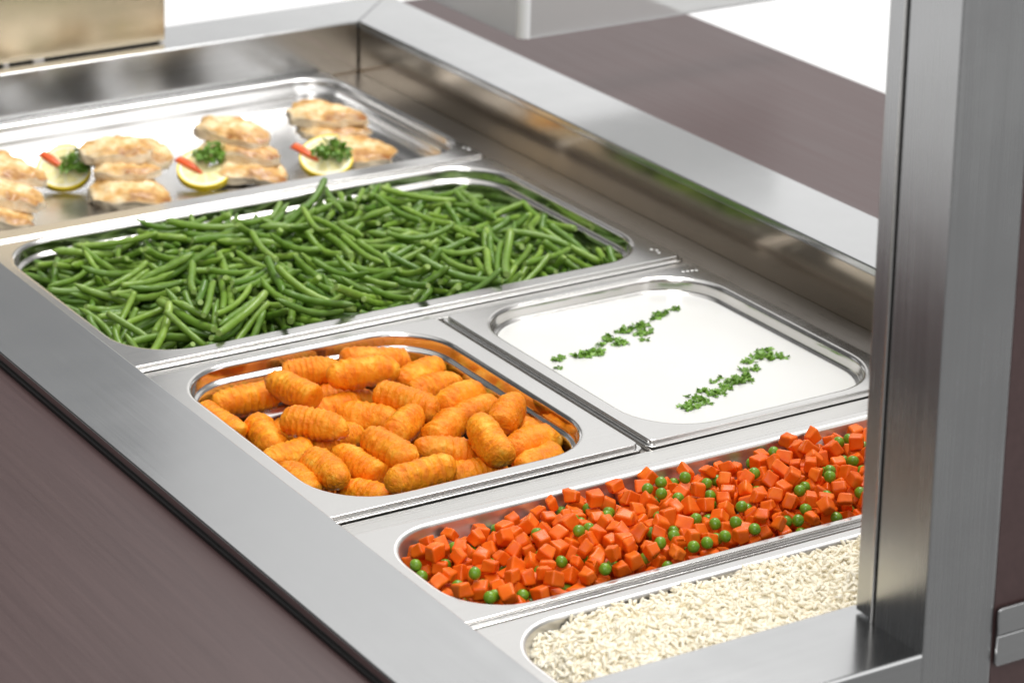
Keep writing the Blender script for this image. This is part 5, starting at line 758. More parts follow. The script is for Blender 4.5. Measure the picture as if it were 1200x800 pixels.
8,2076,-1213,-114,-46,-10,-88, 10,1486,-1601,59,-26,59,62, 1,676,-925,24,-17,-70,-30, 0,-947,-653,9,3,4,-78, 10,-2574,-908,-115,11,88,32, 10,1763,-1239,-95,34,42,70, 1,-1219,-674,-68,-24,39,60, 9,929,-731,-101,-38,73,47,
10,2016,-1435,12,38,70,-59, 2,-1537,-479,-114,45,49,55, 10,-2408,-1527,-40,-70,13,-40, 10,-2475,-1254,-76,45,-44,-28, 0,-1741,-1213,-4,18,-20,87, 0,-2122,-1403,-104,-81,21,29, 7,-1525,-691,-202,-59,-45,55, 8,122,-599,-28,58,27,-34,
10,-2165,-678,-93,6,88,6, 3,-1495,-921,-154,34,-72,10, 5,-1432,-1073,-65,-67,55,-36, 10,-102,-757,-53,27,-36,78, 9,1144,-871,-91,15,51,-37, 8,1728,-701,-126,10,-41,-2, 6,-1337,-645,-64,-75,-61,-18, 1,-399,-1273,-56,18,18,56,
10,-919,-780,-87,-50,-62,-29, 3,-745,-770,-102,16,29,89, 10,187,-622,-111,-8,92,-16, 6,2447,-1002,-26,-6,-94,-33, 0,-1545,-824,-83,-77,40,-10, 7,-176,-1218,-17,-86,20,35, 6,825,-834,-52,62,21,45, 5,1724,-881,-6,-21,-33,-67,
1,-874,-1024,-16,-63,8,-55, 6,129,-1048,-2,84,9,-31, 10,-655,-1234,-78,23,-83,-43, 5,-1658,-585,-105,-14,0,76, 0,404,-989,-10,-16,89,30, 10,-2169,-504,-157,74,8,-66, 6,-237,-959,47,31,-54,-57, 7,-1115,-1254,33,-62,-75,-22,
10,1511,-550,-85,-64,7,-53, 5,1810,-1203,-39,64,-7,-25, 0,-1343,-970,-103,-31,76,53, 4,479,-1264,-71,-58,-75,-32, 9,841,-943,49,-14,28,-85, 3,-1079,-988,-35,45,65,-51, 3,-1456,-1448,-17,77,16,23, 7,1883,-715,-57,-71,-17,-4,
10,1075,-714,-68,-54,32,-69, 5,-1377,-1181,4,-23,37,-89, 9,2255,-1511,8,-98,-1,-12, 1,-1192,-477,-66,59,36,-40, 8,-222,-670,-80,35,51,-60, 10,15,-1300,-178,28,-29,91, 10,-467,-1244,-18,-62,-15,-10, 7,1204,-484,-26,-8,-29,-2,
2,866,-1383,50,-96,-4,23, 10,2181,-1292,-135,-36,43,53, 0,-1081,-581,-119,75,-7,66, 2,-2144,-1409,4,-58,-60,-41, 5,1336,-1003,8,47,10,5, 0,-324,-1424,-59,36,-43,49, 9,-1637,-1007,-24,-57,13,-81, 7,-1080,-865,-49,-70,28,-65,
7,-1651,-1601,-25,67,71,10, 1,-1830,-1342,-18,22,73,64, 7,554,-1079,5,46,-3,-53, 7,-977,-1096,36,-5,-6,85, 3,-2185,-814,-39,58,24,34, 10,374,-834,-7,47,7,34, 6,-1307,-1060,-66,-35,-74,33, 5,-1349,-894,1,42,32,-44,
1,308,-606,-37,-42,-13,-39, 3,1938,-996,-46,22,90,16, 7,175,-741,-62,57,-65,-24, 10,1616,-778,-33,-47,33,32, 10,-415,-1401,0,-49,35,-80, 10,-640,-1608,-9,41,50,59, 2,-1909,-1436,-12,4,71,-16, 3,464,-1166,71,45,-64,4,
10,-1217,-785,-46,55,82,8, 8,1726,-1194,-38,-87,0,44, 4,-562,-1544,-31,43,19,-4, 8,1131,-1221,-20,-4,-25,-45, 10,-2394,-1309,42,64,-32,63, 9,760,-688,-24,-28,21,-34, 1,-1535,-1386,52,22,34,-89, 0,2296,-594,-115,-4,-65,44,
9,1080,-1420,20,-15,79,58, 8,196,-1298,46,-23,-89,29, 9,1722,-933,-89,33,1,-76, 8,-727,-883,-26,63,-20,-73, 5,428,-1599,27,-56,-11,-44, 10,-214,-1407,-47,-12,-3,-99, 1,-508,-1065,1,-42,50,-39, 10,2024,-1264,-22,-64,-33,-7,
0,-2141,-1003,-29,-55,35,-33, 10,-2062,-846,-138,63,-71,-21, 0,935,-1093,-27,9,-93,23, 3,518,-961,41,28,-2,-56, 6,2104,-1143,-18,-14,-97,10, 5,205,-495,-107,83,8,56, 10,438,-1287,22,-55,-38,-5, 10,2325,-759,-99,58,-61,-50,
9,-1467,-960,-37,20,-14,13, 4,698,-1141,34,-84,-10,-53, 10,-488,-848,24,-10,-57,-74, 0,1563,-932,41,-37,7,41, 7,2083,-498,-146,62,-69,-34, 10,1763,-1624,-8,-89,1,23, 3,901,-800,56,93,-9,-33, 10,-475,-1597,-1,-28,36,-46,
10,1178,-1334,-21,-16,60,78, 0,-1267,-1150,9,-32,-57,58, 10,1039,-1245,-62,3,95,-19, 8,-2274,-517,-102,39,-23,64, 6,-1112,-1595,35,-42,-8,-8, 9,-1666,-706,-97,32,52,56, 10,2357,-1205,15,37,-31,-28, 9,599,-611,-56,-3,72,-69,
9,1364,-802,27,1,-4,-91, 7,-1036,-498,-15,36,75,45, 2,622,-753,-6,-37,-32,85, 10,1135,-1374,-77,-37,72,-47, 2,-1399,-1541,63,13,-22,-95, 8,1892,-815,-49,-63,-69,23, 9,1124,-827,25,-71,-41,49, 10,1588,-1247,21,-69,-43,-18,
0,1460,-1035,-34,6,-95,28, 7,-694,-756,-9,11,-55,80, 1,-749,-1212,0,-60,27,9, 10,-1345,-1041,6,22,-30,80, 10,-1231,-1006,-18,-68,-51,48, 10,-104,-1301,23,-3,-24,-95, 6,2176,-1292,-25,14,-21,-4, 2,10,-953,62,-37,-83,40,
3,-33,-520,-31,-24,-43,54, 10,-142,-669,3,-42,-73,-50, 10,-805,-1183,-74,31,0,59, 5,1889,-1344,71,-21,97,12, 10,837,-1139,36,5,10,70, 10,-1610,-903,-14,42,-74,41, 9,966,-1193,6,55,-15,-81, 9,-1533,-666,-63,83,-37,38,
1,237,-1422,31,16,76,-36, 7,246,-902,-11,-7,-55,-57, 0,902,-681,21,-71,-48,44,
]
def decode(data):
    out = []
    for k in range(0, len(data), 7):
        v, x, y, z, b, c, d = data[k:k+7]
        b, c, d = b/100, c/100, d/100
        q = Quaternion((math.sqrt(max(0, 1-b*b-c*c-d*d)), b, c, d)); q.normalize()
        out.append((v, Vector((x, y, z))*1e-4, q))
    return out

BL = [.042, .050, .056, .060, .066, .070, .075, .082, .05, .06, .07, .035]
BR = [.0034, .0036, .0033, .0037, .0035, .0036, .0034, .0037, .0038, .0036, .0033, .0036]
BK = [.1, .35, .15, .5, .25, .6, .2, .4, .7, .05, .3, .2]
def bean_mesh(i):
    r = random.Random(40+i); L, R, K = BL[i], BR[i]*[.92, .80, 1.0, .86, .95, .78, .9, .98, .84, 1.02, .88, .93][i], BK[i]*1.7
    n, q = 22, 10; V = []; F = []
    ph = r.uniform(0, 6); wob = r.uniform(.0003, .0011)
    tip0, tip1 = r.random() < .45, r.random() < .3
    for k in range(n+1):
        t = k/n-.5; a = K*t
        x = L/K*math.sin(a); z = L/K*(1-math.cos(a))
        y = wob*math.sin(7*t+ph)
        e = 1.0
        d0, d1 = k/n, 1-k/n
        if tip0: e *= min(1, (d0*L/.013)**.6+.10) if d0*L < .013 else 1
        else: e *= (.80 if k == 0 else .95 if k == 1 else 1)
        if tip1: e *= min(1, (d1*L/.011)**.6+.12) if d1*L < .011 else 1
        else: e *= (.80 if k == n else .95 if k == n-1 else 1)
        rad = R*e*(1+.05*math.sin(t*L*520+ph)+.03*math.sin(t*31+ph))
        for j in range(q):
            b = 2*math.pi*j/q
            V.append((x-rad*math.sin(b)*math.sin(a), y+rad*1.04*math.cos(b), z+rad*.94*math.sin(b)*math.cos(a)))
    for k in range(n):
        for j in range(q):
            F.append((k*q+j, k*q+(j+1) % q, (k+1)*q+(j+1) % q, (k+1)*q+j))
    F.append(tuple(range(q))[::-1]); F.append(tuple(range(n*q, n*q+q)))
    me = mesh_from('bean', V, F)
    me.materials.append(M['bean']); me.materials.append(M['bean_end'])
    for p in me.polygons: p.use_smooth = True
    for p in me.polygons[-2:]: p.material_index = 1; p.use_smooth = False
    me.polygons[-2].material_index = 0 if tip0 else 1; me.polygons[-1].material_index = 0 if tip1 else 1
    bmesh_fix(me)
    return me
def bmesh_fix(me):
    bm = bmesh.new(); bm.from_mesh(me); bmesh.ops.recalc_face_normals(bm, faces=bm.faces[:]); bm.to_mesh(me); bm.free()
CD = [(.0115, .0115, .0105), (.012, .0105, .0095), (.0105, .0105, .0105), (.013, .011, .010), (.0115, .010, .0085), (.010, .0125, .011)]
def carrot_mesh(i):
    bm = bmesh.new(); bmesh.ops.create_cube(bm, size=1)
    r = random.Random(100+i); d = CD[i % 6]
    for v in bm.verts: v.co = Vector([v.co[k]*d[k]*.90+r.uniform(-.0011, .0011)+r.uniform(-.0013, .0013) for k in range(3)])
    bmesh.ops.subdivide_edges(bm, edges=bm.edges[:], cuts=3, use_grid_fill=True)
    bmesh.ops.recalc_face_normals(bm, faces=bm.faces[:])
    sharp = [e for e in bm.edges if len(e.link_faces) == 2 and e.calc_face_angle() > .9]
    bmesh.ops.bevel(bm, geom=sharp, offset=.0016, segments=3, affect='EDGES', profile=.5)
    for v in bm.verts:
        nz = noise.noise_vector(v.co*260+Vector((i*7, 0, 0)))
        v.co += nz*.0005
    me = mesh_bm('carrot', bm); me.materials.append(M['carrot'])
    for p in me.polygons: p.use_smooth = True
    return me
def pea_mesh(i):
    bm = bmesh.new(); bmesh.ops.create_icosphere(bm, subdivisions=3, radius=.0045)
    for v in bm.verts:
        v.co *= 1+.06*noise.noise(v.co*330+Vector((i*5, 1, 0)))
        v.co.z *= .95
    me = mesh_bm('pea', bm); me.materials.append(M['pea'])
    for p in me.polygons: p.use_smooth = True
    return me
def merged(name, items, meshes, mats):
    """everything past the largest 300 in view, as one mesh"""
    VV, FF, MI, off = [], [], [], 0
    for v, p, q in items:
        me = meshes[v]; n = len(me.vertices)
        co = np.empty(n*3); me.vertices.foreach_get('co', co); co = co.reshape(-1, 3)
        R = np.array(q.to_matrix()); VV.append(co @ R.T+np.array(p))
        for f in me.polygons:
            FF.append([a+off for a in f.vertices]); MI.append(f.material_index)
        off += n
    me = bpy.data.meshes.new(name); me.from_pydata(np.concatenate(VV).tolist(), [], FF)
    for m in mats: me.materials.append(m)
    me.polygons.foreach_set('material_index', MI)
    me.polygons.foreach_set('use_smooth', [True]*len(FF)); me.update()
    o = bpy.data.objects.new(name, me); col.objects.link(o)
    return o
beans = decode(BEANS); bms = [bean_mesh(i) for i in range(12)]
NB = 300
for v, p, q in beans[:NB]:
    o = bpy.data.objects.new('green_bean', bms[v]); col.objects.link(o)
    o.location = p+Vector((0, 0, -0.004)); o.rotation_mode = 'QUATERNION'; o.rotation_quaternion = q
    tag(o, 'cooked green bean lying in the heap in the large steel pan', 'green bean', 'green beans heaped in the large pan')
if beans[NB:]:
    o = merged('green_bean_heap', beans[NB:], bms, [M['bean'], M['bean_end']]); o.location.z = -0.004
    tag(o, 'lower layers of green beans showing between the beans on top', 'green beans', None, 'stuff')
carrots = decode(CARROTS); cms = [carrot_mesh(i) for i in range(10)]+[pea_mesh(0), pea_mesh(1), pea_mesh(2)]
NC, nc, npea = 320, 0, 0
rest = []
for k, (v, p, q) in enumerate(carrots):
    if v == 10:
        v = 10+k % 3
        if npea >= 110: rest.append((v, p, q)); continue
        npea += 1
        o = bpy.data.objects.new('green_pea', cms[v])
        tag(o, 'round green pea among the diced carrots in the narrow pan', 'pea', 'peas among the diced carrots')
    else:
        if nc >= NC: rest.append((v, p, q)); continue
        nc += 1
        o = bpy.data.objects.new('carrot_cube', cms[v])
        tag(o, 'orange diced carrot cube in the heap in the narrow pan', 'carrot cube', 'diced carrots in the narrow pan')
    col.objects.link(o); o.location = p+Vector((0, 0, 0.002)); o.rotation_mode = 'QUATERNION'; o.rotation_quaternion = q
if rest:
    for i in range(3): pass
    mm = []
    for me in cms:
        m2 = me.copy()
        if me in cms[10:]:
            for p in m2.polygons: p.material_index = 1
        mm.append(m2)
    o = merged('carrot_and_pea_heap', rest, mm, [M['carrot'], M['pea']]); o.location.z = 0.002
    tag(o, 'lower layer of diced carrots and peas under the topmost ones', 'carrots and peas', None, 'stuff')

# ------------------------------------------------------------------ rice
def rice_h(x, y):
    u = (x+262)/1000; yy = (y+290)/66.
    e = 1-math.exp(-max(0, x+266)/24.)
    e2 = 1-math.exp(-max(0, 254-x)/34.)
    h = -28+38*e*e2*(1-.20*max(-1.2, min(1.2, yy))**2)
    h += 3.2*noise.noise(Vector((x*.021, y*.021, 3)))+4.4*noise.noise(Vector((x*.06, y*.06, 7)))+2.2*noise.noise(Vector((x*.13, y*.13, 1)))
    return h
def rice():
    rnd = random.Random(5); nr = np.random.default_rng(5)
    GV, GF = [], []
    ns, q = 6, 6
    prof = [(-.5, .16), (-.40, .66), (-.2, .95), (.05, 1.0), (.28, .86), (.43, .55), (.5, .14)]
    base = np.array([(t, r*math.cos(2*math.pi*j/q), r*math.sin(2*math.pi*j/q)) for t, r in prof for j in range(q)])
    bf = [(k*q+j, k*q+(j+1) % q, (k+1)*q+(j+1) % q, (k+1)*q+j) for k in range(len(prof)-1) for j in range(q)]
    bf += [tuple(range(q))[::-1], tuple(range(len(base)-q, len(base)))]
    off = 0
    def inside(x, y): 
        r = 46; ax = max(0, -264+r-x, x-250+r); ay = max(0, -336+r-y, y+204-r)
        return math.hypot(ax, ay) < r or (ax == 0 or ay == 0) and -264 < x < 250 and -336 < y < -204
    N = 8600; placed = 0
    while placed < N:
        x = rnd.uniform(-264, 250); y = rnd.uniform(-336, -204)
        if not inside(x, y): continue
        if x > 120 and rnd.random() < .5: continue
        h = rice_h(x, y); dz = rnd.uniform(-2.4, 1.6)
        if rnd.random() < .04: dz += 1.2
        dhx = (rice_h(x+3, y)-rice_h(x-3, y))/6; dhy = (rice_h(x, y+3)-rice_h(x, y-3))/6
        nrm = Vector((-dhx, -dhy, 1)).normalized()
        L = rnd.uniform(5.6, 7.4); W = rnd.uniform(1.2, 1.5)
        az = rnd.uniform(0, 6.283); til = rnd.gauss(0, .36)
        B = nrm.to_track_quat('Z', 'Y').to_matrix() @ Matrix.Rotation(az, 3, 'Z') @ Matrix.Rotation(til, 3, 'Y')
        b = base.copy(); b[:, 0] *= L; b[:, 1] *= W; b[:, 2] *= W*.85
        b[:, 2] += (.06*rnd.random())*(b[:, 0]**2)/L*1.6
        GV.append((b @ np.array(B).T+np.array((x, y, h+dz)))*MM)
        GF += [[a+off for a in f] for f in bf]; off += len(b); placed += 1
    # packed rice below the loose grains
    nx, ny = 90, 26; grid = []
    for i in range(nx+1):
        for j in range(ny+1):
            x = -263+512*i/nx; y = -335+130*j/ny
            grid.append((x*MM, y*MM, (rice_h(x, y)-1.5)*MM if inside(x, y) else -.038))
    GV.append(np.array(grid))
    for i in range(nx):
        for j in range(ny):
            a = off+i*(ny+1)+j; GF.append([a, a+ny+1, a+ny+2, a+1])
    me = bpy.data.meshes.new('rice'); me.from_pydata(np.concatenate(GV).tolist(), [], GF); me.update()
    o = link('cooked_rice', me, M['rice'])
    tag(o, 'loose heap of cooked white rice in the narrow pan nearest the viewer', 'rice', None, 'stuff')
rice()

# ------------------------------------------------------------------ potato croquettes
def croq_mesh(i):
    r = random.Random(70+i); n, q = 84, 54; V = []; F = []
    R = .0123*r.uniform(.95, 1.06)
    ln = [.052, .056, .060, .058, .062, .054, .066, .050][i]
    bend = r.uniform(-.35, .35); ph = r.uniform(0, 6); nr = r.choice((8, 9, 10, 11)); amp = r.uniform(.022, .062)
    ea, eb = r.choice((2.2, 4.0, 9.0, 14.0)), r.choice((2.6, 5.0, 12.0, 18.0))
    ta, tb = [Vector((r.uniform(-.34, .34), r.uniform(-.34, .34))) for _ in range(2)]
    for k in range(n+1):
        t = math.sin((k/n-.5)*math.pi*.985)/math.sin(.5*math.pi*.985)
        t = .55*t+.45*(k/n*2-1)
        p = ea if t < 0 else eb
        e = max((1-min(1, abs(t))**p)**.45, .02)
        sk = ta if t < 0 else tb
        for j in range(q):
            b = 2*math.pi*j/q
            c = Vector((math.cos(b), math.sin(b)))
            P = Vector((t*ln/2/R, c.x, c.y))
            rib = 1+1.5*amp*(.6+.8*noise.noise(P*.7+Vector((i, 3, 0))))*(1-2*abs(math.sin(t*math.pi*nr*.5+ph+.5*noise.noise(Vector((c.x, c.y, i)))))**.6)*min(1, (1-abs(t))*5)
            nz = noise.noise(P*.8+Vector((i*9, 0, 0)))*.10+noise.noise(P*2.6+Vector((i*3, 0, 0)))*.05
            cr = noise.noise(P*7+Vector((i, 0, 5)))
            nz += .07*max(0, cr)**.7+.035*noise.noise(P*13+Vector((i, 9, 5)))
            rad = R*e*(rib+nz)
            x = ln/2*t+(sk.dot(c)*e*R*abs(t)**4)+.0006*noise.noise(P*4+Vector((0, i*5, 0)))*abs(t)
            V.append((x, rad*c.x, rad*c.y+bend*.012*(t*t-.4)))
    for k in range(n):
        for j in range(q): F.append((k*q+j, k*q+(j+1) % q, (k+1)*q+(j+1) % q, (k+1)*q+j))
    F.append(tuple(range(q))[::-1]); F.append(tuple(range(n*q, n*q+q)))
    me = mesh_from('croquette', V, F); me.materials.append(M['croq']); bmesh_fix(me)
    for p in me.polygons: p.use_smooth = True
    return me
CL = [.052, .056, .060, .058, .062, .054, .066, .050]
cqs = [croq_mesh(i) for i in range(8)]
CROQ = [
 (-245.3, 260.1, -23.6, -244.2, 212.1, -23.5, 'croquette at the left end of the pile, squeezed against the steel rim strip'),
 (-223.4, 277.4, -26.0, -178.9, 273.5, -26.0, 'croquette in the far left corner of the pan, lying along the far wall'),
 (-183.8, 259.7, -7.4, -174.6, 215.7, -7.0, 'croquette on top at the upper left, its tip pointing towards the middle of the pile'),
 (-218.8, 223.2, -24.1, -228.8, 176.3, -24.1, 'short ridged croquette standing beside the leftmost one, near the rim strip'),
 (-210.3, 181.3, -6.1, -184.0, 149.5, -6.1, 'pale pointed croquette lying across the left middle, below the upper left top one'),
 (-247.7, 150.5, -23.2, -210.3, 156.3, -22.8, 'croquette low at the left, half hidden by the rim strip'),
 (-226.6, 117.1, -12.2, -225.9, 77.9, -11.0, 'croquette slanting down to the front left, beside the one half under the rim strip'),
 (-247.7, 125.2, -20.2, -246.1, 87.2, -20.5, 'lowest croquette at the front left corner, mostly behind the pan rim'),
 (-193.3, 170.0, -27.8, -155.4, 172.8, -25.7, 'croquette under the pale pointed one, left of the middle'),
 (-196.1, 129.7, -17.2, -190.3, 85.9, -18.9, 'croquette slanting to the front, left of the long one in the middle'),
 (-213.0, 89.5, -29.3, -199.9, 54.0, -25.3, 'small end of a croquette at the front edge, left of the big front one'),
 (-156.7, 280.7, -15.2, -120.6, 268.8, -13.3, 'croquette at the back, left of the topmost back one'),
 (-140.0, 236.2, -3.6, -92.7, 227.9, -3.5, 'dark topped croquette on top at the back, lying parallel to the far wall'),
 (-101.7, 280.7, -14.7, -56.2, 266.0, -18.3, 'croquette at the very back, behind the topmost back one'),
 (-166.9, 221.8, -27.8, -129.1, 226.1, -26.9, 'croquette peeking out behind the pale pointed one'),
 (-136.7, 259.8, -32.0, -106.6, 236.5, -32.1, 'croquette deep in the shadow under the topmost back one'),
 (-117.7, 198.6, -9.5, -98.1, 154.8, -10.2, 'long strongly ridged croquette on top in the middle of the pile'),
 (-77.4, 233.0, -19.2, -40.0, 239.9, -19.0, 'pale croquette at the back right, behind the strongly ridged one'),
 (-77.1, 210.5, -21.7, -39.3, 214.2, -21.9, 'short croquette just in front of the back right one'),
 (-76.0, 170.5, -16.8, -39.3, 179.7, -17.6, 'pale croquette to the right of the strongly ridged one'),
 (-152.5, 121.7, -7.5, -118.7, 145.9, -7.5, 'dark golden croquette on end in the very middle of the pile'),
 (-150.3, 201.7, -22.1, -126.5, 172.1, -21.9, 'croquette half covered, left of the dark golden one in the middle'),
 (-174.8, 119.3, -5.5, -170.9, 71.4, -5.6, 'large croquette slanting to the front centre of the pile'),
 (-122.7, 108.9, -11.8, -87.8, 132.0, -11.0, 'croquette leaning upwards just right of the middle'),
 (-101.6, 79.8, 6.3, -104.5, 43.8, -5.4, 'large smooth croquette on top at the right, slanting towards the front rim'),
 (-68.8, 98.5, -5.8, -39.3, 124.6, -5.1, 'croquette behind the large smooth one on the right, near the right wall'),
 (-76.9, 69.5, -16.1, -39.3, 74.1, -15.9, 'croquette at the right end, in front of the steel right wall'),
 (-39.3, 132.9, -30.4, -39.3, 95.8, -22.1, 'small piece of a croquette showing low behind the right end one'),
 (-144.8, 92.6, -9.6, -108.5, 81.2, -18.7, 'croquette lying low between the middle and the large smooth right one'),
 (-199.0, 43.2, -5.5, -151.1, 46.5, -5.8, 'big dark ridged croquette at the front, lying along the front rim'),
 (-132.5, 60.0, -22.5, -94.6, 59.0, -25.1, 'croquette showing its ridged back at the front, right of the big front one'),
 (-86.6, 39.1, -18.4, -50.3, 50.3, -19.3, 'croquette in the front right corner, partly behind the rim'),
 (-182.1, 133.4, -34.2, -170.5, 97.6, -29.1, 'croquette buried at the front left of the middle, under its neighbours'),
 (-123.7, 151.5, -30.6, -87.2, 161.4, -34.1, 'croquette buried in the dark gap in the middle of the pile'),
 (-75.8, 147.8, -20.5, -39.3, 156.8, -21.0, 'croquette buried low, left of the one near the right wall'),
 (-200.0, 226.0, -38.0, -160.0, 238.0, -38.0, 'croquette deep in the shadow under the upper left top one'),
 (-178.0, 180.0, -38.0, -140.0, 196.0, -38.0, 'croquette deep in the gap below the pale pointed one'),
 (-226.0, 118.0, -40.0, -190.0, 104.0, -40.0, 'croquette on the pan bottom under the front left ones'),
]
for i, (x0, y0, z0, x1, y1, z1, lab) in enumerate(CROQ):
    a, b = Vector((x0, y0, z0))*MM, Vector((x1, y1, z1))*MM
    L = (b-a).length+.013
    vi = min(range(8), key=lambda k: abs(CL[k]-L)+.0025*((k*5+i*3) % 7)/7*2)
    o = bpy.data.objects.new('potato_croquette', cqs[vi]); col.objects.link(o)
    o.location = (a+b)/2; o.rotation_mode = 'QUATERNION'
    o.rotation_quaternion = (b-a).to_track_quat('X', 'Z') @ Quaternion((1, 0, 0), i*1.7)
    s = L/CL[vi]; o.scale = (s, 1, 1)
    tag(o, lab, 'croquette', 'potato croquettes piled in the square pan')

# ------------------------------------------------------------------ chicken fillets
def fillet(L, W, T, seed, taper=.35, bend=.1, lobes=3):
    """flat grilled slab: broad top and bottom, steep ragged sides"""
    r = random.Random(seed); bm = bmesh.new(); bmesh.ops.create_icosphere(bm, subdivisions=5, radius=1)
    s = Vector((seed*3.1, seed*1.7, 0)); ph = r.uniform(0, 6)
    for v in bm.verts:
        x, y, z = v.co
        a = math.atan2(y, x); rh = math.hypot(x, y)
        rho = min(1, rh*1.14)**.85; zz = math.copysign(min(1, abs(z)*1.18)**.75, z)
        sq = 1/(abs(math.cos(a))**2.6+abs(math.sin(a))**2.6)**(1/2.6)
        out = sq*(1+.06*math.sin(lobes*a+ph)+.15*noise.noise(Vector((math.cos(a)*1.5, math.sin(a)*1.5, z*.5))+s)+.09*noise.noise(Vector((math.cos(a)*5, math.sin(a)*5, z))+s))
        px = rho*math.cos(a)*out; py = rho*math.sin(a)*out*(1-taper*px)
        lump = .30*noise.noise(Vector((px*1.6, py*1.6, 1))+s)+.20*noise.noise(Vector((px*4.2, py*4.2, 2))+s)
        th = (1-.25*rho**4)*(1-.22*px)
        pz = zz*th+lump*(1 if z > 0 else .5)
        v.co = Vector((px*L/2*.95, py*W/2*.95, pz*T/2*.9-bend*L*.5*px*px))*MM
    for v in bm.verts:
        v.co += noise.noise_vector(v.co*110+s)*.0009
    me = mesh_bm('fillet', bm); me.materials.append(M['chick'])
    for p in me.polygons: p.use_smooth = True
    return me
D = math.degrees
# (x, y, z, length, width, thickness, heading, tilt x, tilt y, seed, taper, bend, label)
FIL = [
 (-176.6, 810.2, 6, 80, 44, 20, -40, 10, 10, 3, 0.2, 0.06, 'top chicken fillet of the leftmost stack, cut off by the photo edge'),
 (-188.9, 782.9, -8, 74, 42, 20, -34, 8, 12, 4, -0.2, 0.04, 'browned middle chicken fillet of the leftmost stack'),
 (-205.8, 765.0, -22, 74, 46, 18, -27, 6, 10, 5, 0.2, 0.05, 'lowest golden chicken fillet of the leftmost stack'),
 (-56.2, 813.2, 7, 74, 42, 20, -26, 12, 0, 6, 0.15, 0.03, 'browned top chicken fillet of the second stack from the left'),
 (-21.8, 810.7, -3, 46, 42, 24, -44, 6, 12, 7, 0.1, 0.05, 'small browned chicken piece at the back right of the second stack from the left'),
 (-58.5, 793.4, -8, 66, 40, 17, -29, 4, 0, 8, -0.1, 0.02, 'pale middle chicken slice of the second stack from the left'),
 (-63.7, 769.7, -22, 82, 52, 18, -32, 14, 4, 9, 0.25, 0.12, 'wavy edged bottom chicken fillet of the second stack from the left'),
 (69.3, 807.1, 8, 80, 42, 20, -50, 12, 6, 10, -0.1, 0.04, 'pale top chicken fillet of the third stack, behind the middle lemon'),
 (69.1, 790.3, -6, 84, 42, 17, -48, 10, 4, 11, 0.1, 0.03, 'browned middle chicken fillet of the third stack from the left'),
 (71.7, 769.8, -21, 76, 52, 18, -46, 12, 6, 12, 0.3, 0.06, 'lowest chicken fillet of the third stack, beside the middle lemon'),
 (184.3, 820.1, 5, 84, 42, 18, -36, 10, 2, 13, 0.2, 0.03, 'browned top chicken fillet of the rightmost stack'),
 (186.5, 809.6, -8, 78, 38, 15, -31, 4, 0, 14, 0.35, 0.02, 'thin pale middle chicken fillet of the rightmost stack'),
 (192.3, 772.3, -21, 84, 56, 18, -40, 12, 4, 15, 0.25, 0.05, 'bottom chicken fillet of the rightmost stack, pointing right'),
]
for x, y, z, L, W, T, hd, tx, ty, sd, tp, bd, lab in FIL:
    o = link('chicken_fillet', fillet(L, W, T, sd, tp, bd)); o.location = Vector((x, y, z))*MM
    o.rotation_euler = (math.radians(tx), math.radians(ty), math.radians(hd))
    tag(o, lab, 'chicken fillet', 'chicken fillets stacked in the shallow pan')

# ------------------------------------------------------------------ lemon twists with pepper and parsley
def lemon(loc, hd, tilt, roll, label, seed, R=27.):
    root = tag(empty('lemon_slice', Vector(loc)*MM), label, 'lemon slice', 'lemon slices between the chicken stacks')
    root.rotation_euler = (math.radians(tilt), math.radians(roll), math.radians(hd))
    n = 72; th = 6.5
    def ring(r0, r1, name, mat, inner_gap=False):
        V, F = [], []
        for k in range(n+1):
            t = k/n; a = math.radians(62+340*t)
            dz = (t-.5)*2; lift = 7.*math.copysign(abs(dz)**3.0, -dz)
            for r, z in ((r0, th/2), (r1, th/2), (r1, -th/2), (r0, -th/2)):
                V.append((r*math.cos(a)*MM, r*math.sin(a)*MM, (z+lift*(r/R))*MM))
        for k in range(n):
            for j in range(4):
                F.append((k*4+j, (k+1)*4+j, (k+1)*4+(j+1) % 4, k*4+(j+1) % 4))
        F.append((0, 1, 2, 3)); F.append((n*4+3, n*4+2, n*4+1, n*4))
        me = mesh_from(name, V, F); bmesh_fix(me); me.materials.append(mat)
        o = link(name, me, None, root, False)
        return o
    ring(.6, R-5.0, 'flesh', M['flesh']); ring(R-5.0, R-1.9, 'pith', M['pith']); ring(R-1.9, R, 'rind', M['rind'])
    return root
def sprig(loc, size, seed, label):
    return clump('parsley_sprig', loc, size, seed, label, 'parsley', 'parsley sprigs on the lemon slices', n=190, dome=1.1, leafs=5.6, flat=.9)
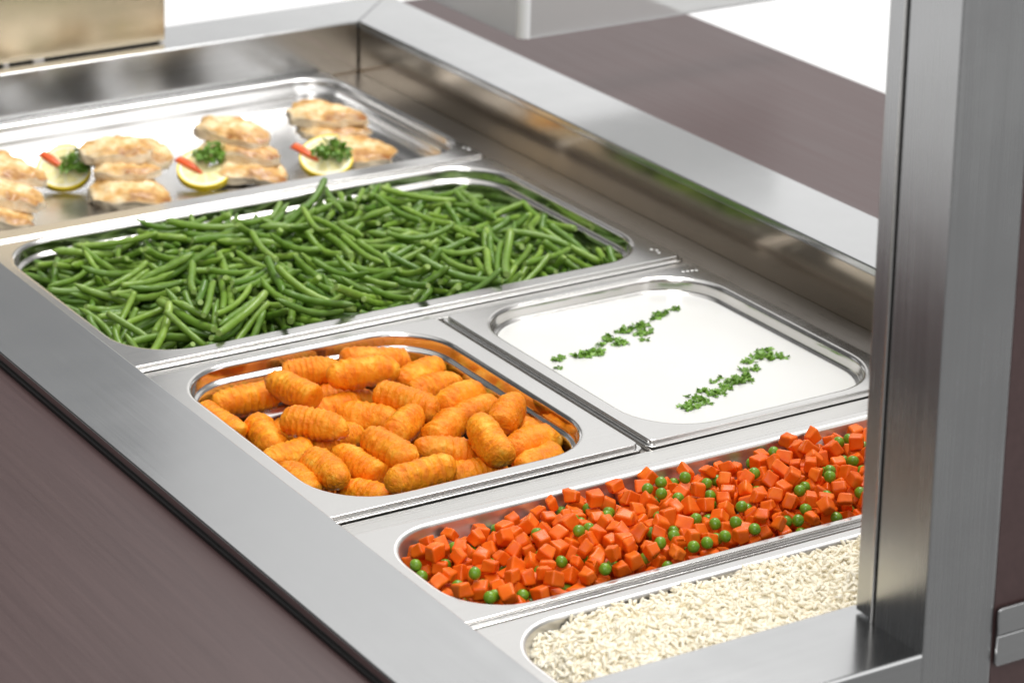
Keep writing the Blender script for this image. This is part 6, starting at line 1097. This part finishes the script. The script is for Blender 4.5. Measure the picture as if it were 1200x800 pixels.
def pepper(loc, tilt, hd, label, L=34.):
    bm = bmesh.new(); V = []; n = 10
    for k in range(n+1):
        t = k/n-.5; w = 4.6*(1-.75*max(0, t+.1)**1.2*1.6); h = 3.0
        zc = -8*t*t
        for dy, dz in ((-w, -h*.5), (w, -h*.5), (w*.9, h*.5), (-w*.9, h*.5)):
            V.append(Vector((t*L, dy, zc+dz))*MM)
    vs = [bm.verts.new(v) for v in V]
    for k in range(n):
        for j in range(4): bm.faces.new((vs[k*4+j], vs[k*4+(j+1) % 4], vs[(k+1)*4+(j+1) % 4], vs[(k+1)*4+j]))
    bm.faces.new(vs[:4]); bm.faces.new(vs[-4:][::-1])
    bmesh.ops.recalc_face_normals(bm, faces=bm.faces[:])
    bmesh.ops.bevel(bm, geom=[e for e in bm.edges if e.calc_face_angle(0) > .8], offset=.0006, segments=2, affect='EDGES')
    o = link('pepper_strip', mesh_bm('pepper', bm), M['pepper']); o.location = Vector(loc)*MM; o.rotation_euler = (Matrix.Rotation(math.radians(hd), 3, 'Z') @ Matrix.Rotation(math.radians(tilt), 3, 'X') @ Matrix.Rotation(math.radians(-42), 3, 'Z')).to_euler()
    return tag(o, label, 'pepper strip', 'red pepper strips on the lemon slices')
lemon((-100.6, 844.2, -15.5), -29, 30, 0, 'lemon slice twisted between the leftmost and second chicken stacks', 1)
sprig((-90.1, 834.6, -11.6), 34, 51, 'curly parsley sprig on the leftmost lemon slice')
pepper((-108.3, 853.4, -7.2), 30, -29, 'red pepper strip on the leftmost lemon slice')
lemon((24.3, 783.8, -18.5), -29, 23, 0, 'middle lemon slice leaning in front of the third chicken stack', 2)
sprig((34.6, 788.8, -9.1), 34, 52, 'curly parsley sprig on the middle lemon slice')
pepper((12.2, 791.7, -12.6), 23, -29, 'red pepper strip on the middle lemon slice')
lemon((147.7, 755.4, -17.2), -29, 26, 0, 'lemon slice in front of the rightmost chicken stack, with bright yellow rind', 3)
sprig((151.2, 749.5, -13.3), 34, 53, 'curly parsley sprig on the rightmost lemon slice')
pepper((130.5, 767.1, -10.7), 26, -29, 'red pepper strip on the rightmost lemon slice')


# ------------------------------------------------------------------ camera
cam = bpy.data.cameras.new('camera'); co = bpy.data.objects.new('camera', cam); col.objects.link(co)
cam.sensor_width = 36; cam.lens = 103.727; cam.shift_x = 0.21950; cam.shift_y = -0.38581
cam.clip_start = .05; cam.clip_end = 200
co.matrix_world = Matrix(((0.875317, 0.117095, -0.469158, -1.252858), (-0.483537, 0.219198, -0.847434, -1.692258), (0.003608, 0.968628, 0.248488, 0.926521), (0.000000, 0.000000, 0.000000, 1.000000)))
cam.dof.use_dof = True; cam.dof.focus_distance = 2.1913; cam.dof.aperture_fstop = 9.0
sc.camera = co

# ------------------------------------------------------------------ light
w = bpy.data.worlds.new('World'); sc.world = w; w.use_nodes = True
t = w.node_tree; bg = t.nodes['Background']; L = t.links
def wnode(typ, **kw):
    nd = t.nodes.new(typ)
    for k, v in kw.items(): setattr(nd, k, v)
    return nd
tcw = wnode('ShaderNodeTexCoord')
def wmath(op, a, b=None):
    nd = wnode('ShaderNodeMath', operation=op)
    for i, x in enumerate((a, b)):
        if x is None: continue
        if isinstance(x, (int, float)): nd.inputs[i].default_value = x
        else: L.new(x, nd.inputs[i])
    return nd.outputs[0]
def lobe(d, lo, hi):
    """soft patch of the studio round the set: 1 near direction d"""
    d = Vector(d).normalized()
    nd = wnode('ShaderNodeVectorMath', operation='DOT_PRODUCT'); L.new(tcw.outputs['Generated'], nd.inputs[0]); nd.inputs[1].default_value = d
    mr = wnode('ShaderNodeMapRange', interpolation_type='SMOOTHSTEP'); mr.inputs['From Min'].default_value = lo; mr.inputs['From Max'].default_value = hi
    L.new(nd.outputs['Value'], mr.inputs['Value']); return mr.outputs['Result']
# white studio sweep on the far side, dim room behind the photographer, big soft boxes above
sep = wnode('ShaderNodeSeparateXYZ'); L.new(tcw.outputs['Generated'], sep.inputs[0])
def smooth(v, lo, hi):
    mr = wnode('ShaderNodeMapRange', interpolation_type='SMOOTHSTEP'); mr.inputs['From Min'].default_value = lo; mr.inputs['From Max'].default_value = hi
    L.new(v, mr.inputs['Value']); return mr.outputs['Result']
low = wmath('MULTIPLY', lobe((.35, .95, 0), -.15, .25), wmath('SUBTRACT', 1, smooth(sep.outputs['Z'], -.02, .06)))
high = wmath('MULTIPLY', lobe((.60, .80, 0), .70, .88), wmath('SUBTRACT', 1, smooth(sep.outputs['Z'], .27, .34)))
sweep = wmath('MAXIMUM', low, high)
val = wmath('SUBTRACT', .30, wmath('MULTIPLY', lobe((-.6, .5, .25), .35, .75), .20))
val = wmath('ADD', val, wmath('MULTIPLY', sweep, .90))
val = wmath('ADD', val, wmath('MULTIPLY', lobe((.56, .66, .48), .955, .985), .76))
val = wmath('ADD', val, wmath('MULTIPLY', lobe((0, -.1, 1), .60, .88), .9))
val = wmath('ADD', val, wmath('MULTIPLY', lobe((.35, -.85, .34), .76, .94), 1.4))
comb = wnode('ShaderNodeCombineColor'); 
for k, s_ in enumerate((1.0, .995, .985)): L.new(wmath('MULTIPLY', val, s_), comb.inputs[k])
L.new(comb.outputs[0], bg.inputs['Color']); bg.inputs['Strength'].default_value = 1.0

def area(name, loc, target, size, power, color=(1, .985, .96)):
    ld = bpy.data.lights.new(name, 'AREA'); ld.shape = 'RECTANGLE'; ld.size, ld.size_y = size; ld.energy = power; ld.color = color
    o = bpy.data.objects.new(name, ld); col.objects.link(o); o.location = loc
    o.rotation_euler = (Vector(target)-Vector(loc)).to_track_quat('-Z', 'Y').to_euler()
    return o
area('key_softbox', (.75, .75, 2.2), (0, .3, 0), (.9, .9), 44)
area('front_softbox', (-1.5, -1.9, 1.9), (0, .3, 0), (1.4, 1.2), 30)

sc.view_settings.view_transform = 'Standard'; sc.view_settings.look = 'None'
sc.view_settings.exposure = 0; sc.view_settings.gamma = 1
sc.cycles.max_bounces = 10; sc.cycles.glossy_bounces = 6; sc.cycles.transmission_bounces = 8; sc.cycles.diffuse_bounces = 4
sc.cycles.caustics_reflective = False; sc.cycles.caustics_refractive = False
sc.cycles.sample_clamp_indirect = 6
